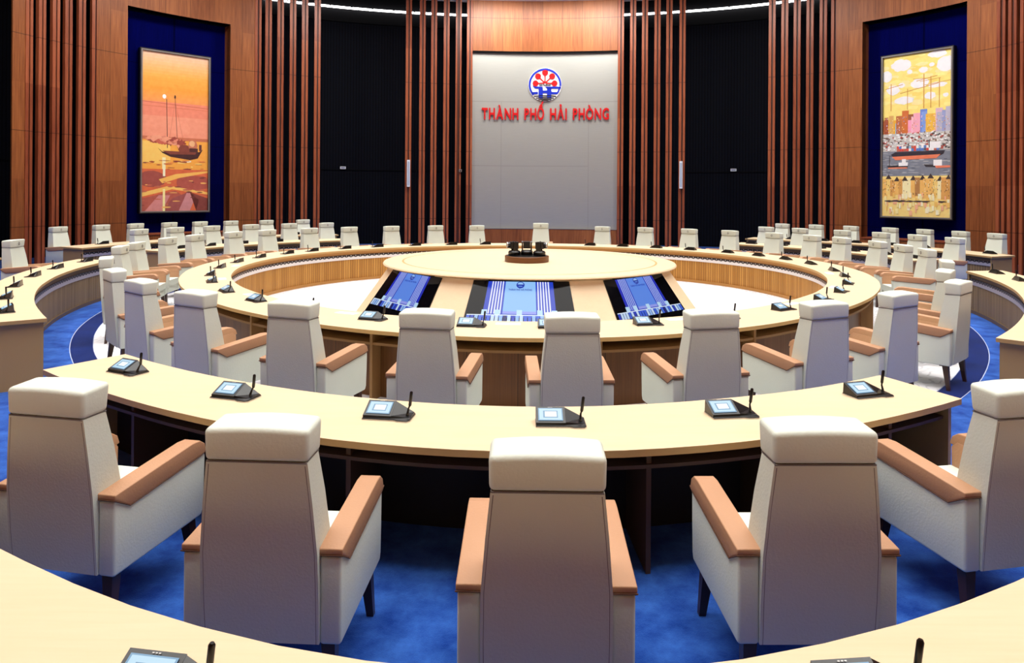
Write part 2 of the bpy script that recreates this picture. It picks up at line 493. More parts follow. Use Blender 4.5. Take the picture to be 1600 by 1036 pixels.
# ------------------------------------------------------------------ layout of the hall, stretched in depth about the camera
# Outlines of the round rings, off-axis depth stretched about the camera, every four degrees round the hall, starting behind the camera and
# turning by the left side, the far wall and the right side (ring radius: x,y x,y ...)
RAILS = {
 5.18: '0.32,7.26 -0.05,7.27 -0.41,7.31 -0.76,7.39 -1.11,7.51 -1.46,7.65 -1.79,7.83 -2.12,8.03 -2.43,8.26 -2.73,8.51 -3.01,8.78 -3.28,9.07 -3.53,9.38 -3.77,9.7 -3.98,10.03 -4.17,10.37 -4.34,10.72 -4.49,11.07 -4.61,11.43 -4.71,11.78 -4.79,12.14 -4.84,12.5 -4.86,12.86 -4.86,13.21 -4.84,13.56 -4.79,13.9 -4.71,14.23 -4.61,14.55 -4.49,14.87 -4.34,15.17 -4.17,15.46 -3.98,15.73 -3.77,16 -3.53,16.24 -3.28,16.47 -3.01,16.69 -2.73,16.88 -2.43,17.06 -2.12,17.22 -1.79,17.36 -1.46,17.48 -1.11,17.57 -0.76,17.65 -0.41,17.71 -0.05,17.74 0.32,17.76 0.68,17.75 1.04,17.72 1.39,17.67 1.74,17.6 2.09,17.51 2.42,17.4 2.75,17.27 3.06,17.12 3.36,16.95 3.65,16.76 3.91,16.55 4.17,16.33 4.4,16.09 4.61,15.83 4.8,15.56 4.97,15.28 5.12,14.98 5.24,14.67 5.34,14.35 5.42,14.03 5.47,13.69 5.49,13.35 5.49,13 5.47,12.65 5.42,12.29 5.34,11.93 5.24,11.58 5.12,11.22 4.97,10.87 4.8,10.52 4.61,10.18 4.4,9.85 4.17,9.52 3.91,9.21 3.65,8.92 3.36,8.64 3.06,8.38 2.75,8.14 2.42,7.92 2.09,7.74 1.74,7.58 1.39,7.45 1.04,7.35 0.68,7.29',
 6.0: '0.32,6.43 -0.1,6.44 -0.52,6.5 -0.93,6.6 -1.34,6.74 -1.74,6.92 -2.12,7.13 -2.5,7.38 -2.86,7.66 -3.21,7.96 -3.54,8.29 -3.85,8.63 -4.14,8.99 -4.41,9.37 -4.66,9.75 -4.88,10.15 -5.08,10.55 -5.25,10.96 -5.39,11.37 -5.51,11.78 -5.59,12.2 -5.65,12.61 -5.68,13.02 -5.68,13.42 -5.65,13.81 -5.59,14.2 -5.51,14.58 -5.39,14.95 -5.25,15.31 -5.08,15.65 -4.88,15.98 -4.66,16.29 -4.41,16.59 -4.14,16.87 -3.85,17.13 -3.54,17.37 -3.21,17.6 -2.86,17.8 -2.5,17.98 -2.12,18.13 -1.74,18.27 -1.34,18.38 -0.93,18.47 -0.52,18.53 -0.1,18.57 0.32,18.59 0.73,18.58 1.15,18.55 1.56,18.49 1.97,18.41 2.37,18.31 2.76,18.18 3.13,18.03 3.5,17.86 3.84,17.67 4.17,17.45 4.48,17.22 4.77,16.97 5.04,16.69 5.29,16.4 5.51,16.1 5.71,15.77 5.88,15.44 6.02,15.08 6.14,14.72 6.22,14.35 6.28,13.97 6.31,13.57 6.31,13.18 6.28,12.77 6.22,12.36 6.14,11.95 6.02,11.54 5.88,11.13 5.71,10.73 5.51,10.32 5.29,9.93 5.04,9.54 4.77,9.16 4.48,8.8 4.17,8.45 3.84,8.12 3.5,7.8 3.13,7.52 2.76,7.25 2.37,7.02 1.97,6.83 1.56,6.66 1.15,6.54 0.73,6.46',
 7.25: '0.32,5.16 -0.19,5.18 -0.69,5.26 -1.19,5.39 -1.68,5.59 -2.16,5.83 -2.63,6.12 -3.09,6.45 -3.53,6.81 -3.95,7.19 -4.34,7.6 -4.72,8.03 -5.07,8.48 -5.4,8.94 -5.69,9.41 -5.96,9.88 -6.2,10.37 -6.41,10.86 -6.58,11.35 -6.72,11.84 -6.82,12.33 -6.89,12.82 -6.93,13.3 -6.93,13.78 -6.89,14.25 -6.82,14.7 -6.72,15.15 -6.58,15.59 -6.41,16 -6.2,16.41 -5.96,16.8 -5.69,17.16 -5.4,17.51 -5.07,17.84 -4.72,18.15 -4.34,18.43 -3.95,18.69 -3.53,18.93 -3.09,19.14 -2.63,19.32 -2.16,19.48 -1.68,19.61 -1.19,19.72 -0.69,19.79 -0.19,19.84 0.32,19.86 0.82,19.85 1.32,19.81 1.82,19.74 2.31,19.65 2.8,19.53 3.26,19.38 3.72,19.2 4.16,19 4.58,18.78 4.98,18.52 5.35,18.25 5.7,17.95 6.03,17.63 6.33,17.29 6.59,16.93 6.83,16.55 7.04,16.15 7.21,15.74 7.35,15.31 7.46,14.87 7.53,14.42 7.56,13.96 7.56,13.49 7.53,13.01 7.46,12.53 7.35,12.04 7.21,11.55 7.04,11.07 6.83,10.58 6.59,10.1 6.33,9.62 6.03,9.15 5.7,8.69 5.35,8.24 4.98,7.81 4.58,7.39 4.16,7 3.72,6.63 3.26,6.29 2.8,5.98 2.31,5.72 1.82,5.49 1.32,5.33 0.82,5.21',
 7.56: '0.32,4.85 -0.21,4.87 -0.74,4.95 -1.26,5.1 -1.77,5.31 -2.27,5.57 -2.76,5.88 -3.23,6.23 -3.69,6.61 -4.13,7.02 -4.54,7.45 -4.94,7.9 -5.3,8.36 -5.64,8.84 -5.95,9.33 -6.23,9.83 -6.48,10.34 -6.69,10.85 -6.87,11.36 -7.02,11.87 -7.13,12.38 -7.2,12.88 -7.24,13.38 -7.24,13.88 -7.2,14.36 -7.13,14.84 -7.02,15.3 -6.87,15.75 -6.69,16.18 -6.48,16.6 -6.23,17 -5.95,17.38 -5.64,17.74 -5.3,18.09 -4.94,18.4 -4.54,18.7 -4.13,18.97 -3.69,19.21 -3.23,19.43 -2.76,19.62 -2.27,19.78 -1.77,19.92 -1.26,20.03 -0.74,20.1 -0.21,20.15 0.32,20.17 0.84,20.16 1.37,20.12 1.89,20.05 2.4,19.96 2.9,19.83 3.39,19.68 3.86,19.49 4.32,19.29 4.76,19.05 5.18,18.79 5.57,18.5 5.93,18.2 6.27,17.86 6.58,17.51 6.86,17.14 7.11,16.74 7.33,16.33 7.51,15.91 7.65,15.46 7.76,15.01 7.83,14.54 7.87,14.06 7.87,13.57 7.83,13.08 7.76,12.58 7.65,12.07 7.51,11.57 7.33,11.06 7.11,10.55 6.86,10.05 6.58,9.55 6.27,9.06 5.93,8.58 5.57,8.12 5.18,7.66 4.76,7.23 4.32,6.81 3.86,6.42 3.39,6.06 2.9,5.73 2.4,5.45 1.89,5.21 1.37,5.03 0.84,4.9',
 8.03: '0.32,4.37 -0.24,4.39 -0.8,4.49 -1.35,4.66 -1.9,4.9 -2.43,5.19 -2.95,5.53 -3.45,5.91 -3.94,6.32 -4.4,6.76 -4.85,7.23 -5.26,7.71 -5.65,8.2 -6.01,8.71 -6.34,9.23 -6.64,9.76 -6.9,10.3 -7.13,10.83 -7.32,11.37 -7.48,11.91 -7.59,12.45 -7.67,12.98 -7.71,13.51 -7.71,14.03 -7.67,14.54 -7.59,15.04 -7.48,15.52 -7.32,16 -7.13,16.45 -6.9,16.89 -6.64,17.32 -6.34,17.72 -6.01,18.1 -5.65,18.45 -5.26,18.79 -4.85,19.1 -4.4,19.38 -3.94,19.64 -3.45,19.87 -2.95,20.07 -2.43,20.24 -1.9,20.38 -1.35,20.49 -0.8,20.58 -0.24,20.63 0.32,20.65 0.88,20.64 1.43,20.6 1.99,20.52 2.53,20.42 3.06,20.29 3.58,20.13 4.09,19.94 4.57,19.72 5.04,19.47 5.48,19.19 5.89,18.89 6.28,18.57 6.64,18.22 6.97,17.85 7.27,17.46 7.53,17.04 7.76,16.61 7.95,16.16 8.11,15.7 8.22,15.22 8.3,14.72 8.34,14.22 8.34,13.71 8.3,13.19 8.22,12.66 8.11,12.13 7.95,11.59 7.76,11.06 7.53,10.52 7.27,9.99 6.97,9.47 6.64,8.95 6.28,8.44 5.89,7.94 5.48,7.46 5.04,6.99 4.57,6.54 4.09,6.12 3.58,5.73 3.06,5.37 2.53,5.05 1.99,4.78 1.43,4.58 0.88,4.44',
 8.79: '0.32,3.61 -0.3,3.63 -0.91,3.75 -1.51,3.96 -2.11,4.25 -2.69,4.6 -3.26,4.99 -3.81,5.43 -4.34,5.89 -4.85,6.38 -5.33,6.9 -5.79,7.43 -6.22,7.97 -6.61,8.53 -6.97,9.1 -7.3,9.67 -7.58,10.25 -7.83,10.84 -8.04,11.42 -8.21,12 -8.34,12.58 -8.43,13.16 -8.47,13.73 -8.47,14.29 -8.43,14.84 -8.34,15.37 -8.21,15.9 -8.04,16.41 -7.83,16.9 -7.58,17.38 -7.3,17.83 -6.97,18.26 -6.61,18.67 -6.22,19.06 -5.79,19.42 -5.33,19.75 -4.85,20.05 -4.34,20.33 -3.81,20.58 -3.26,20.79 -2.69,20.98 -2.11,21.13 -1.51,21.25 -0.91,21.34 -0.3,21.4 0.32,21.42 0.93,21.41 1.54,21.36 2.14,21.28 2.74,21.17 3.32,21.03 3.89,20.86 4.44,20.65 4.97,20.41 5.48,20.15 5.97,19.85 6.42,19.53 6.85,19.18 7.24,18.8 7.6,18.4 7.93,17.98 8.22,17.53 8.47,17.07 8.68,16.58 8.84,16.08 8.97,15.57 9.06,15.03 9.1,14.49 9.1,13.94 9.06,13.38 8.97,12.81 8.84,12.23 8.68,11.65 8.47,11.08 8.22,10.5 7.93,9.92 7.6,9.35 7.24,8.79 6.85,8.23 6.42,7.69 5.97,7.15 5.48,6.64 4.97,6.14 4.44,5.67 3.89,5.22 3.32,4.81 2.74,4.44 2.14,4.12 1.54,3.86 0.93,3.69',
 10.43: '0.32,1.95 -0.41,1.99 -1.14,2.21 -1.85,2.56 -2.56,2.99 -3.25,3.48 -3.93,4 -4.58,4.55 -5.21,5.13 -5.82,5.72 -6.39,6.34 -6.93,6.96 -7.44,7.6 -7.9,8.25 -8.33,8.91 -8.72,9.58 -9.06,10.25 -9.35,10.92 -9.6,11.59 -9.8,12.26 -9.96,12.93 -10.06,13.59 -10.11,14.25 -10.11,14.89 -10.06,15.52 -9.96,16.14 -9.8,16.74 -9.6,17.33 -9.35,17.89 -9.06,18.44 -8.72,18.96 -8.33,19.46 -7.9,19.93 -7.44,20.37 -6.93,20.78 -6.39,21.16 -5.82,21.52 -5.21,21.83 -4.58,22.12 -3.93,22.36 -3.25,22.58 -2.56,22.75 -1.85,22.89 -1.14,22.99 -0.41,23.06 0.32,23.08 1.04,23.07 1.77,23.02 2.48,22.93 3.19,22.8 3.88,22.63 4.56,22.43 5.21,22.2 5.84,21.92 6.45,21.62 7.02,21.28 7.56,20.91 8.07,20.5 8.53,20.07 8.96,19.61 9.35,19.12 9.69,18.61 9.99,18.08 10.24,17.52 10.44,16.95 10.59,16.35 10.69,15.74 10.74,15.12 10.74,14.48 10.69,13.84 10.59,13.18 10.44,12.52 10.24,11.86 9.99,11.19 9.69,10.53 9.35,9.86 8.96,9.2 8.53,8.55 8.07,7.9 7.56,7.26 7.02,6.64 6.45,6.03 5.84,5.43 5.21,4.86 4.56,4.3 3.88,3.77 3.19,3.27 2.48,2.82 1.77,2.42 1.04,2.11',
 11.2: '0.32,1.18 -0.47,1.23 -1.24,1.56 -2.01,2.01 -2.77,2.51 -3.52,3.06 -4.24,3.63 -4.94,4.23 -5.62,4.85 -6.27,5.49 -6.88,6.14 -7.46,6.81 -8.01,7.49 -8.51,8.17 -8.97,8.87 -9.38,9.58 -9.75,10.29 -10.07,11 -10.34,11.71 -10.55,12.42 -10.71,13.12 -10.82,13.82 -10.88,14.51 -10.88,15.19 -10.82,15.86 -10.71,16.52 -10.55,17.15 -10.34,17.77 -10.07,18.37 -9.75,18.95 -9.38,19.5 -8.97,20.02 -8.51,20.52 -8.01,20.99 -7.46,21.43 -6.88,21.83 -6.27,22.2 -5.62,22.54 -4.94,22.84 -4.24,23.1 -3.52,23.33 -2.77,23.51 -2.01,23.66 -1.24,23.77 -0.47,23.83 0.32,23.86 1.1,23.85 1.87,23.79 2.64,23.7 3.4,23.56 4.15,23.39 4.87,23.17 5.57,22.92 6.25,22.63 6.9,22.31 7.51,21.95 8.1,21.56 8.64,21.13 9.14,20.67 9.6,20.18 10.02,19.67 10.38,19.13 10.7,18.56 10.97,17.97 11.18,17.36 11.35,16.74 11.45,16.09 11.51,15.43 11.51,14.76 11.45,14.08 11.35,13.38 11.18,12.69 10.97,11.98 10.7,11.28 10.38,10.57 10.02,9.87 9.6,9.17 9.14,8.48 8.64,7.8 8.1,7.12 7.51,6.46 6.9,5.81 6.25,5.18 5.57,4.56 4.87,3.96 4.15,3.39 3.4,2.84 2.64,2.32 1.87,1.84 1.1,1.43',
 13.4: '0.5,-1.16 -0.74,-1.11 -1.97,-0.92 -3.16,-0.59 -4.31,-0.13 -5.39,0.46 -6.39,1.15 -7.29,1.95 -8.1,2.82 -8.8,3.77 -9.38,4.78 -9.85,5.82 -10.2,6.88 -10.45,7.96 -10.79,8.9 -11.29,9.7 -11.73,10.5 -12.11,11.31 -12.43,12.13 -12.69,12.94 -12.88,13.74 -13.01,14.54 -13.08,15.34 -13.08,16.12 -13.01,16.88 -12.88,17.63 -12.69,18.37 -12.43,19.08 -12.11,19.77 -11.73,20.43 -11.29,21.06 -10.79,21.67 -10.24,22.24 -9.64,22.78 -8.99,23.29 -8.3,23.75 -7.56,24.18 -6.79,24.57 -5.98,24.91 -5.13,25.22 -4.27,25.48 -3.38,25.69 -2.47,25.86 -1.55,25.98 -0.62,26.06 0.32,26.09 1.25,26.07 2.18,26.01 3.1,25.9 4.01,25.74 4.9,25.54 5.77,25.3 6.61,25.01 7.42,24.67 8.19,24.3 8.93,23.88 9.62,23.43 10.27,22.93 10.87,22.41 11.42,21.84 11.92,21.25 12.36,20.63 12.74,19.98 13.06,19.3 13.32,18.6 13.51,17.87 13.64,17.13 13.71,16.38 13.71,15.6 13.64,14.82 13.51,14.03 13.32,13.23 13.06,12.43 12.74,11.62 12.36,10.82 11.92,10.02 11.42,9.23 11.1,8.3 10.9,7.22 10.58,6.15 10.15,5.09 9.61,4.08 8.95,3.11 8.17,2.2 7.3,1.38 6.33,0.65 5.27,0.04 4.14,-0.46 2.96,-0.83 1.74,-1.07',
 15.9: '0.52,-3.71 -1.03,-3.64 -2.56,-3.38 -4.05,-2.94 -5.46,-2.34 -6.78,-1.57 -7.99,-0.66 -9.08,0.37 -10.03,1.51 -10.83,2.73 -11.48,4.01 -11.97,5.33 -12.31,6.68 -12.5,8.02 -12.87,9.13 -13.45,10.02 -13.98,10.92 -14.43,11.83 -14.81,12.74 -15.11,13.65 -15.34,14.56 -15.5,15.47 -15.57,16.36 -15.57,17.25 -15.5,18.12 -15.34,18.97 -15.11,19.8 -14.81,20.61 -14.43,21.4 -13.98,22.15 -13.45,22.88 -12.87,23.57 -12.21,24.22 -11.5,24.84 -10.73,25.42 -9.9,25.95 -9.03,26.44 -8.11,26.88 -7.15,27.28 -6.15,27.63 -5.12,27.92 -4.07,28.17 -2.99,28.36 -1.9,28.5 -0.79,28.59 0.32,28.62 1.42,28.6 2.53,28.53 3.62,28.4 4.7,28.23 5.75,27.99 6.78,27.71 7.78,27.38 8.74,27 9.66,26.57 10.54,26.09 11.36,25.57 12.13,25.01 12.84,24.4 13.5,23.76 14.09,23.08 14.61,22.37 15.06,21.62 15.44,20.85 15.74,20.05 15.97,19.23 16.13,18.39 16.21,17.53 16.21,16.65 16.13,15.77 15.97,14.87 15.74,13.97 15.44,13.06 15.06,12.16 14.61,11.26 14.09,10.36 13.5,9.47 13.16,8.37 13.01,7.03 12.71,5.68 12.26,4.35 11.65,3.05 10.89,1.81 9.98,0.65 8.93,-0.41 7.75,-1.36 6.45,-2.16 5.06,-2.81 3.59,-3.29 2.07,-3.59',
}
RAILS = {k: [tuple(float(t) for t in p.split(',')) for p in v.split()] for k, v in RAILS.items()}
RK = sorted(RAILS)


def rail(k, a):
    L = RAILS[k]
    i = ((a + 180) % 360) / 4
    n = int(math.floor(i))
    t = i - n
    p0, p1, p2, p3 = (L[(n + q - 1) % 90] for q in range(4))
    return [p1[d] + .5 * t * (p2[d] - p0[d] + t * (2 * p0[d] - 5 * p1[d] + 4 * p2[d] - p3[d] + t * (3 * (p1[d] - p2[d]) + p3[d] - p0[d]))) for d in (0, 1)]


def P(r, a):
    """point of the plan at ring radius r and bearing a (0 = far wall, + = right)"""
    if r <= RK[0]:
        x, y = rail(RK[0], a)
        f = r / RK[0]
        return CX + (x - CX) * f, CY + (y - CY) * f
    for k0, k1 in zip(RK, RK[1:]):
        if r <= k1 or k1 == RK[-1]:
            t = (r - k0) / (k1 - k0)
            A, B = rail(k0, a), rail(k1, a)
            return A[0] + (B[0] - A[0]) * t, A[1] + (B[1] - A[1]) * t


def heading(r, a):
    """z rotation that turns local +y towards the wall and local +x along the ring clockwise (to larger a)"""
    x0, y0 = P(r, a - .5)
    x1, y1 = P(r, a + .5)
    return math.atan2(y1 - y0, x1 - x0)


def steps(a0, a1, da=2.0):
    n = max(1, int(math.ceil(abs(a1 - a0) / da)))
    return [a0 + (a1 - a0) * i / n for i in range(n + 1)]


def arc_solid(bm, r0, r1, z0, z1, a0, a1, da=2.0, closed=False, mi=0):
    """curved bar between two radii and two heights; uv: u along the curve, v up (metres)"""
    uvl = bm.loops.layers.uv.verify()
    A = steps(a0, a1, da)
    if closed:
        A = A[:-1]
    cols = []
    u = 0
    us = []
    last = None
    for a in A + ([a1] if closed else []):
        i, o = P(r0, a), P(r1, a)
        if last:
            u += math.dist(last, i)
        last = i
        us.append(u)
        if len(cols) < len(A):
            cols.append([bm.verts.new((i[0], i[1], z0)), bm.verts.new((o[0], o[1], z0)), bm.verts.new((o[0], o[1], z1)), bm.verts.new((i[0], i[1], z1))])
    n = len(cols)
    fs = []
    for k in range(n if closed else n - 1):
        Ca, Cb = cols[k], cols[(k + 1) % n]
        for q in range(4):
            f = bm.faces.new([Ca[q], Cb[q], Cb[(q + 1) % 4], Ca[(q + 1) % 4]])
            f.material_index = mi
            for lp in f.loops:
                uu = us[k] if lp.vert in Ca else us[k + 1]
                vv = lp.vert.co.z - (z0 if mi == 7 else 0)
                if q in (0, 2):
                    vv = math.dist(lp.vert.co.xy, (CX, CY))
                lp[uvl].uv = (uu, vv)
            fs.append(f)
    if not closed:
        for c, w_ in ((cols[0][::-1], 0), (cols[-1], 1)):
            f = bm.faces.new(c)
            f.material_index = mi
            for lp in f.loops:
                lp[uvl].uv = (math.dist(lp.vert.co.xy, (CX, CY)), lp.vert.co.z)
            fs.append(f)
    bmesh.ops.recalc_face_normals(bm, faces=fs)


def arc(name, mat, r0, r1, z0, z1, a0, a1, parent=None, da=2.0, closed=False, z_uv0=False):
    bm = bmesh.new()
    arc_solid(bm, r0, r1, z0, z1, a0, a1, da, closed)
    if z_uv0:
        uvl = bm.loops.layers.uv.verify()
        for f in bm.faces:
            for lp in f.loops:
                lp[uvl].uv = (lp[uvl].uv[0], lp[uvl].uv[1] - z0)
    return finish(name, bm, mat, parent, smooth=30)


# ------------------------------------------------------------------ floor and ceiling
def zone(name, mat, r0, r1, z, label=None, dz=0.05):
    bm = bmesh.new()
    A = list(range(-180, 180, 2))
    if r0 == 0:
        lo = [bm.verts.new((*P(r1, a), z)) for a in A]
        bm.faces.new(lo[::-1])
    else:
        I = [bm.verts.new((*P(r0, a), z)) for a in A]
        O_ = [bm.verts.new((*P(r1, a), z)) for a in A]
        for k in range(len(A)):
            bm.faces.new([I[k], I[(k + 1) % len(A)], O_[(k + 1) % len(A)], O_[k]])
    bmesh.ops.recalc_face_normals(bm, faces=bm.faces[:])
    if sum(f.normal.z for f in bm.faces) < 0:
        bmesh.ops.reverse_faces(bm, faces=bm.faces[:])
    return finish(name, bm, mat)


bm = bmesh.new()
A = list(range(-180, 180, 2))
RZ = [(0, 2), (7.24, 2), (7.25, 3), (7.555, 1), (7.566, 3), (16.2, 0)]
prev = None
for k, (r, mi) in enumerate(RZ):
    cur = [bm.verts.new((*P(r, a), 0)) for a in A] if r else [bm.verts.new((CX, CY, 0))]
    if prev:
        m_ = [2, 3, 1, 3, 0][k - 1]
        for q in range(len(A)):
            q2 = (q + 1) % len(A)
            vs = [prev[0], cur[q2], cur[q]] if len(prev) == 1 else [prev[q], prev[q2], cur[q2], cur[q]]
            f = bm.faces.new(vs)
            f.material_index = m_
    prev = cur
bmesh.ops.recalc_face_normals(bm, faces=bm.faces[:])
if sum(f.normal.z for f in bm.faces) < 0:
    bmesh.ops.reverse_faces(bm, faces=bm.faces[:])
struct(finish('floor', bm, [M['blue'], M['navy'], M['pale'], M['trimw']]), 'blue carpet floor with a dark blue ring round an off-white middle')

bm = bmesh.new()
hi = [bm.verts.new((*P(13.75, a), CEIL)) for a in A]
bm.faces.new(hi)
struct(finish('ceiling', bm, M['ceil']), 'white ceiling over the round hall')
bm = bmesh.new()
I = [bm.verts.new((*P(13.75, a), 10.2)) for a in A]
O_ = [bm.verts.new((*P(16.2, a), 10.2)) for a in A]
for k in range(len(A)):
    bm.faces.new([I[k], I[(k + 1) % len(A)], O_[(k + 1) % len(A)], O_[k]])
J = [bm.verts.new((*P(13.75, a), CEIL)) for a in A]
for k in range(len(A)):
    bm.faces.new([I[k], J[k], J[(k + 1) % len(A)], I[(k + 1) % len(A)]])
struct(finish('ceiling', bm, M['blackm']), 'black ceiling of the passage behind the wooden fins')

# ------------------------------------------------------------------ walls
AX = 3.85                                     # bearing of the hall's axis of symmetry
RW = 13.4


def wall(name, mat, a0, a1, z0, z1, r0=RW, r1=RW + .3, label=None):
    return struct(arc(name, mat, r0, r1, z0, z1, a0, a1, da=1.5), label)


wall('wall_back', M['black'], -112, 120, 0, 8.8, 15.9, 16.1, 'black ribbed wall behind the wooden fins')
wall('trim_1', M['blackm'], -112, 120, 8.8, 10.2, 15.8, 16.1, 'black bulkhead over the ribbed wall')
wall('trim_2', M['blackm'], -112, 120, 2.93, 2.96, 15.87, 15.95, 'thin door-head line across the black wall')
t = thing('led_strip', 'long glowing white light strip along the top of the black wall', 'light')
for k, a0 in enumerate(steps(-44, 50, 3.2)[:-1]):
    bm = bmesh.new()
    arc_solid(bm, 15.66, 15.78, 9.315, 9.37, a0, a0 + 2.85, 1.0)
    arc_solid(bm, 15.68, 15.78, 9.315, 9.355, a0 + 2.8, a0 + 3.3, 1.0)
    finish('light_segment', bm, M['led'], t)

wall('wall_left_outer', M['wall'], -79.35, -77.3, 0, CEIL, RW, RW + .06, label='narrow wood strip at the far left edge of the wall')
for side, s in (('left', -1), ('right', 1)):
    e = (lambda d: AX + s * d)
    far_in, far_out, near_in, near_out = (e(46.3), e(50.3), e(70.7), e(66.1))
    nm = 'wall_' + side
    wall(nm, M['wall'], *sorted((far_in, far_out)), 0, CEIL, label='veneered wood wall between the %s niche and the fins' % side)
    wall(nm, M['wall'], *sorted((near_in, near_out)), 0, CEIL, label='veneered wood wall on the outer side of the %s niche' % side)
    wall(nm, M['wall'], *sorted((far_out, near_out)), 7.62, CEIL, label='veneered wood wall above the %s niche' % side)
    wall(nm, M['wall'], *sorted((far_out, near_out)), 0, .70, label='veneered wood wall below the %s niche' % side)
    wall('trim_' + ('3' if s < 0 else '4'), M['slat'], *sorted((far_out, near_out)), .70, .74, RW - .02, RW + .5, 'thin wooden sill of the %s niche' % side)
    b0, b1 = sorted((far_out - s * .3, near_out + s * .3))
    struct(arc('wall_%s_niche' % side, M['niche'], RW + .5, RW + .6, .6, 7.8, b0, b1, da=1.5), 'dark blue fabric back of the %s niche' % side)
    for aa in (far_out, near_out):
        q0, q1 = sorted((aa, aa - s * .12 * (1 if aa == far_out else -1)))
        struct(arc('wall_%s_reveal' % side, M['wall'], RW + .02, RW + .6, .72, 7.62, q0, q1), 'wooden side of the %s niche' % side)
    struct(arc('wall_%s_reveal' % side, M['blackm'], RW + .02, RW + .6, 7.62, 7.66, b0, b1), 'dark top of the %s niche' % side)

a0, a1 = AX - 11.66, AX + 11.66
wall('wall_far', M['wall'], a0, a1, 7.42, CEIL, label='veneered wood wall above the pale name panel')
wall('wall_far', M['wall'], a0, a1, 0, .72, label='veneered wood wall below the pale name panel')
wall('trim_5', M['framel'], a0, a1, .72, .74, RW - .01, RW + .2, 'thin pale line under the name panel')
wall('trim_6', M['blackm'], a0, a1, 7.36, 7.42, RW + .02, RW + .3, 'dark shadow gap over the name panel')
nb = arc('name_panel', M['panel'], RW + .12, RW + .25, .74, 7.36, a0, a1, da=1.0)
tag(nb, 'tall pale brushed metal panel on the far wall behind the red lettering', 'panel')
# wall that closes the hall behind the camera
wall('wall_rear', M['wall'], 112, 258, 0, CEIL, 13.4, 13.7, 'wood wall behind the camera')
wall('wall_rear', M['wall'], -112.5, -100, 0, CEIL, 13.4, 13.7, 'wood wall behind the left tables')
wall('wall_rear', M['wall'], 108, 112.5, 0, CEIL, 13.4, 13.7, 'wood wall behind the right tables')


def fin(k, a, label, mid='slat'):
    """a tall wooden fin: two front boards with a dark groove between, on a deeper core"""
    x, y = P(RW, a)
    bm = bmesh.new()
    uvl = bm.loops.layers.uv.verify()
    box(bm, -.095, .095, .04, .12, 0, CEIL, 0)
    box(bm, -.112, -.022, -.02, .05, 0, CEIL, 0)
    box(bm, .03, .105, .0, .05, 0, CEIL, 0)
    box(bm, -.022, .03, .028, .05, 0, CEIL, 1)
    for f in bm.faces:
        for lp in f.loops:
            c = lp.vert.co
            lp[uvl].uv = (c.x + c.y * .7 + k * 1.37, c.z)
    o = finish('trim_%d' % k, bm, [M[mid], M['slatd']], None)
    o.location = (x, y, 0)
    o.rotation_euler = (0, 0, heading(RW, a))
    struct(o, label)
    return o


ORD = ['zeroth', 'first', 'second', 'third', 'fourth', 'fifth', 'sixth', 'seventh', 'eighth', 'ninth', 'tenth', 'eleventh', 'twelfth',
       'thirteenth', 'fourteenth', 'fifteenth', 'sixteenth', 'seventeenth', 'eighteenth', 'nineteenth']
FINS = [('left of the left painting, counted from the left', [-76.9, -75.0, -72.95, -71.1, -69.1, -67.1]),
        ('right of the left painting, counted from the left', [-42.1, -40.45, -38.55, -36.6, -34.7, -32.7]),
        ('left of the name panel, counted from the left', [-18.1, -15.9, -14.05, -12.05, -10.1, -8.3]),
        ('right of the name panel, counted from the left', [16.05, 18.0, 19.9, 21.9, 23.8, 25.9]),
        ('left of the right painting, counted from the left', [40.1, 42.1, 44.05, 46.05, 48.1, 49.9]),
        ('right of the right painting, counted from the left', [75.0, 76.65, 78.4, 80.1, 81.8, 83.5])]
n = 7
for txt, angs in FINS:
    for i, a in enumerate(angs):
        fin(n, a, '%s tall wooden fin %s' % (ORD[i + 1], txt))
        n += 1

# small fittings on the walls
for a, txt in ((-18.1, 'left'), (25.85, 'right')):
    x, y = P(RW - .06, a)
    t = thing('column_speaker', 'slim white column speaker on the wooden fin %s of the name panel' % txt, 'speaker', (x, y, 2.28), heading(RW, a))
    bm = bmesh.new()
    box(bm, -.055, .055, -.05, .03, 0, .99)
    bevel(bm, .012, 2)
    finish('housing', bm, M['whitep'], t, 40)
    bm = bmesh.new()
    box(bm, -.035, .035, -.056, -.048, .05, .93)
    finish('grille', bm, plain('speaker_grille', srgb(170, 182, 200), .5), t)
for a, z, txt in ((-26.3, 3.03, 'left'), (31.7, 3.03, 'right')):
    x, y = P(15.84, a)
    t = thing('door_sign', 'small white sign on the black wall %s of the name panel' % txt, 'sign', (x, y, z), heading(15.9, a))
    bm = bmesh.new()
    box(bm, -.11, .11, -.02, .02, -.05, .05)
    finish('plate', bm, M['whitep'], t)
    bm = bmesh.new()
    box(bm, -.075, .075, -.026, -.018, -.018, .012)
    finish('text_line', bm, plain('sign_blue', srgb(70, 90, 150), .5), t)
x, y = P(RW - .04, -9.72)
t = thing('wall_switch', 'tiny grey switch plate on a wooden fin left of the name panel', 'switch', (x, y, 2.9), heading(RW, -9.7))
bm = bmesh.new()
box(bm, -.05, .05, -.02, .03, -.05, .05)
finish('plate', bm, M['framel'], t)
bm = bmesh.new()
box(bm, -.02, .02, -.028, -.018, -.03, .01)
finish('button', bm, M['blackp'], t)

# ------------------------------------------------------------------ lettering and emblem
def glyph(ch, size):
    cu = bpy.data.curves.new('glyph', 'FONT')
    cu.body = ch
    cu.size = size
    cu.offset = .0165 * size / .6
    cu.extrude = .03
    cu.bevel_depth = .0
    cu.resolution_u = 3
    o = bpy.data.objects.new('glyph', cu)
    C.objects.link(o)
    bpy.context.view_layer.update()
    me = bpy.data.meshes.new_from_object(o.evaluated_get(bpy.context.evaluated_depsgraph_get()))
    bpy.data.objects.remove(o)
    bpy.data.curves.remove(cu)
    return me


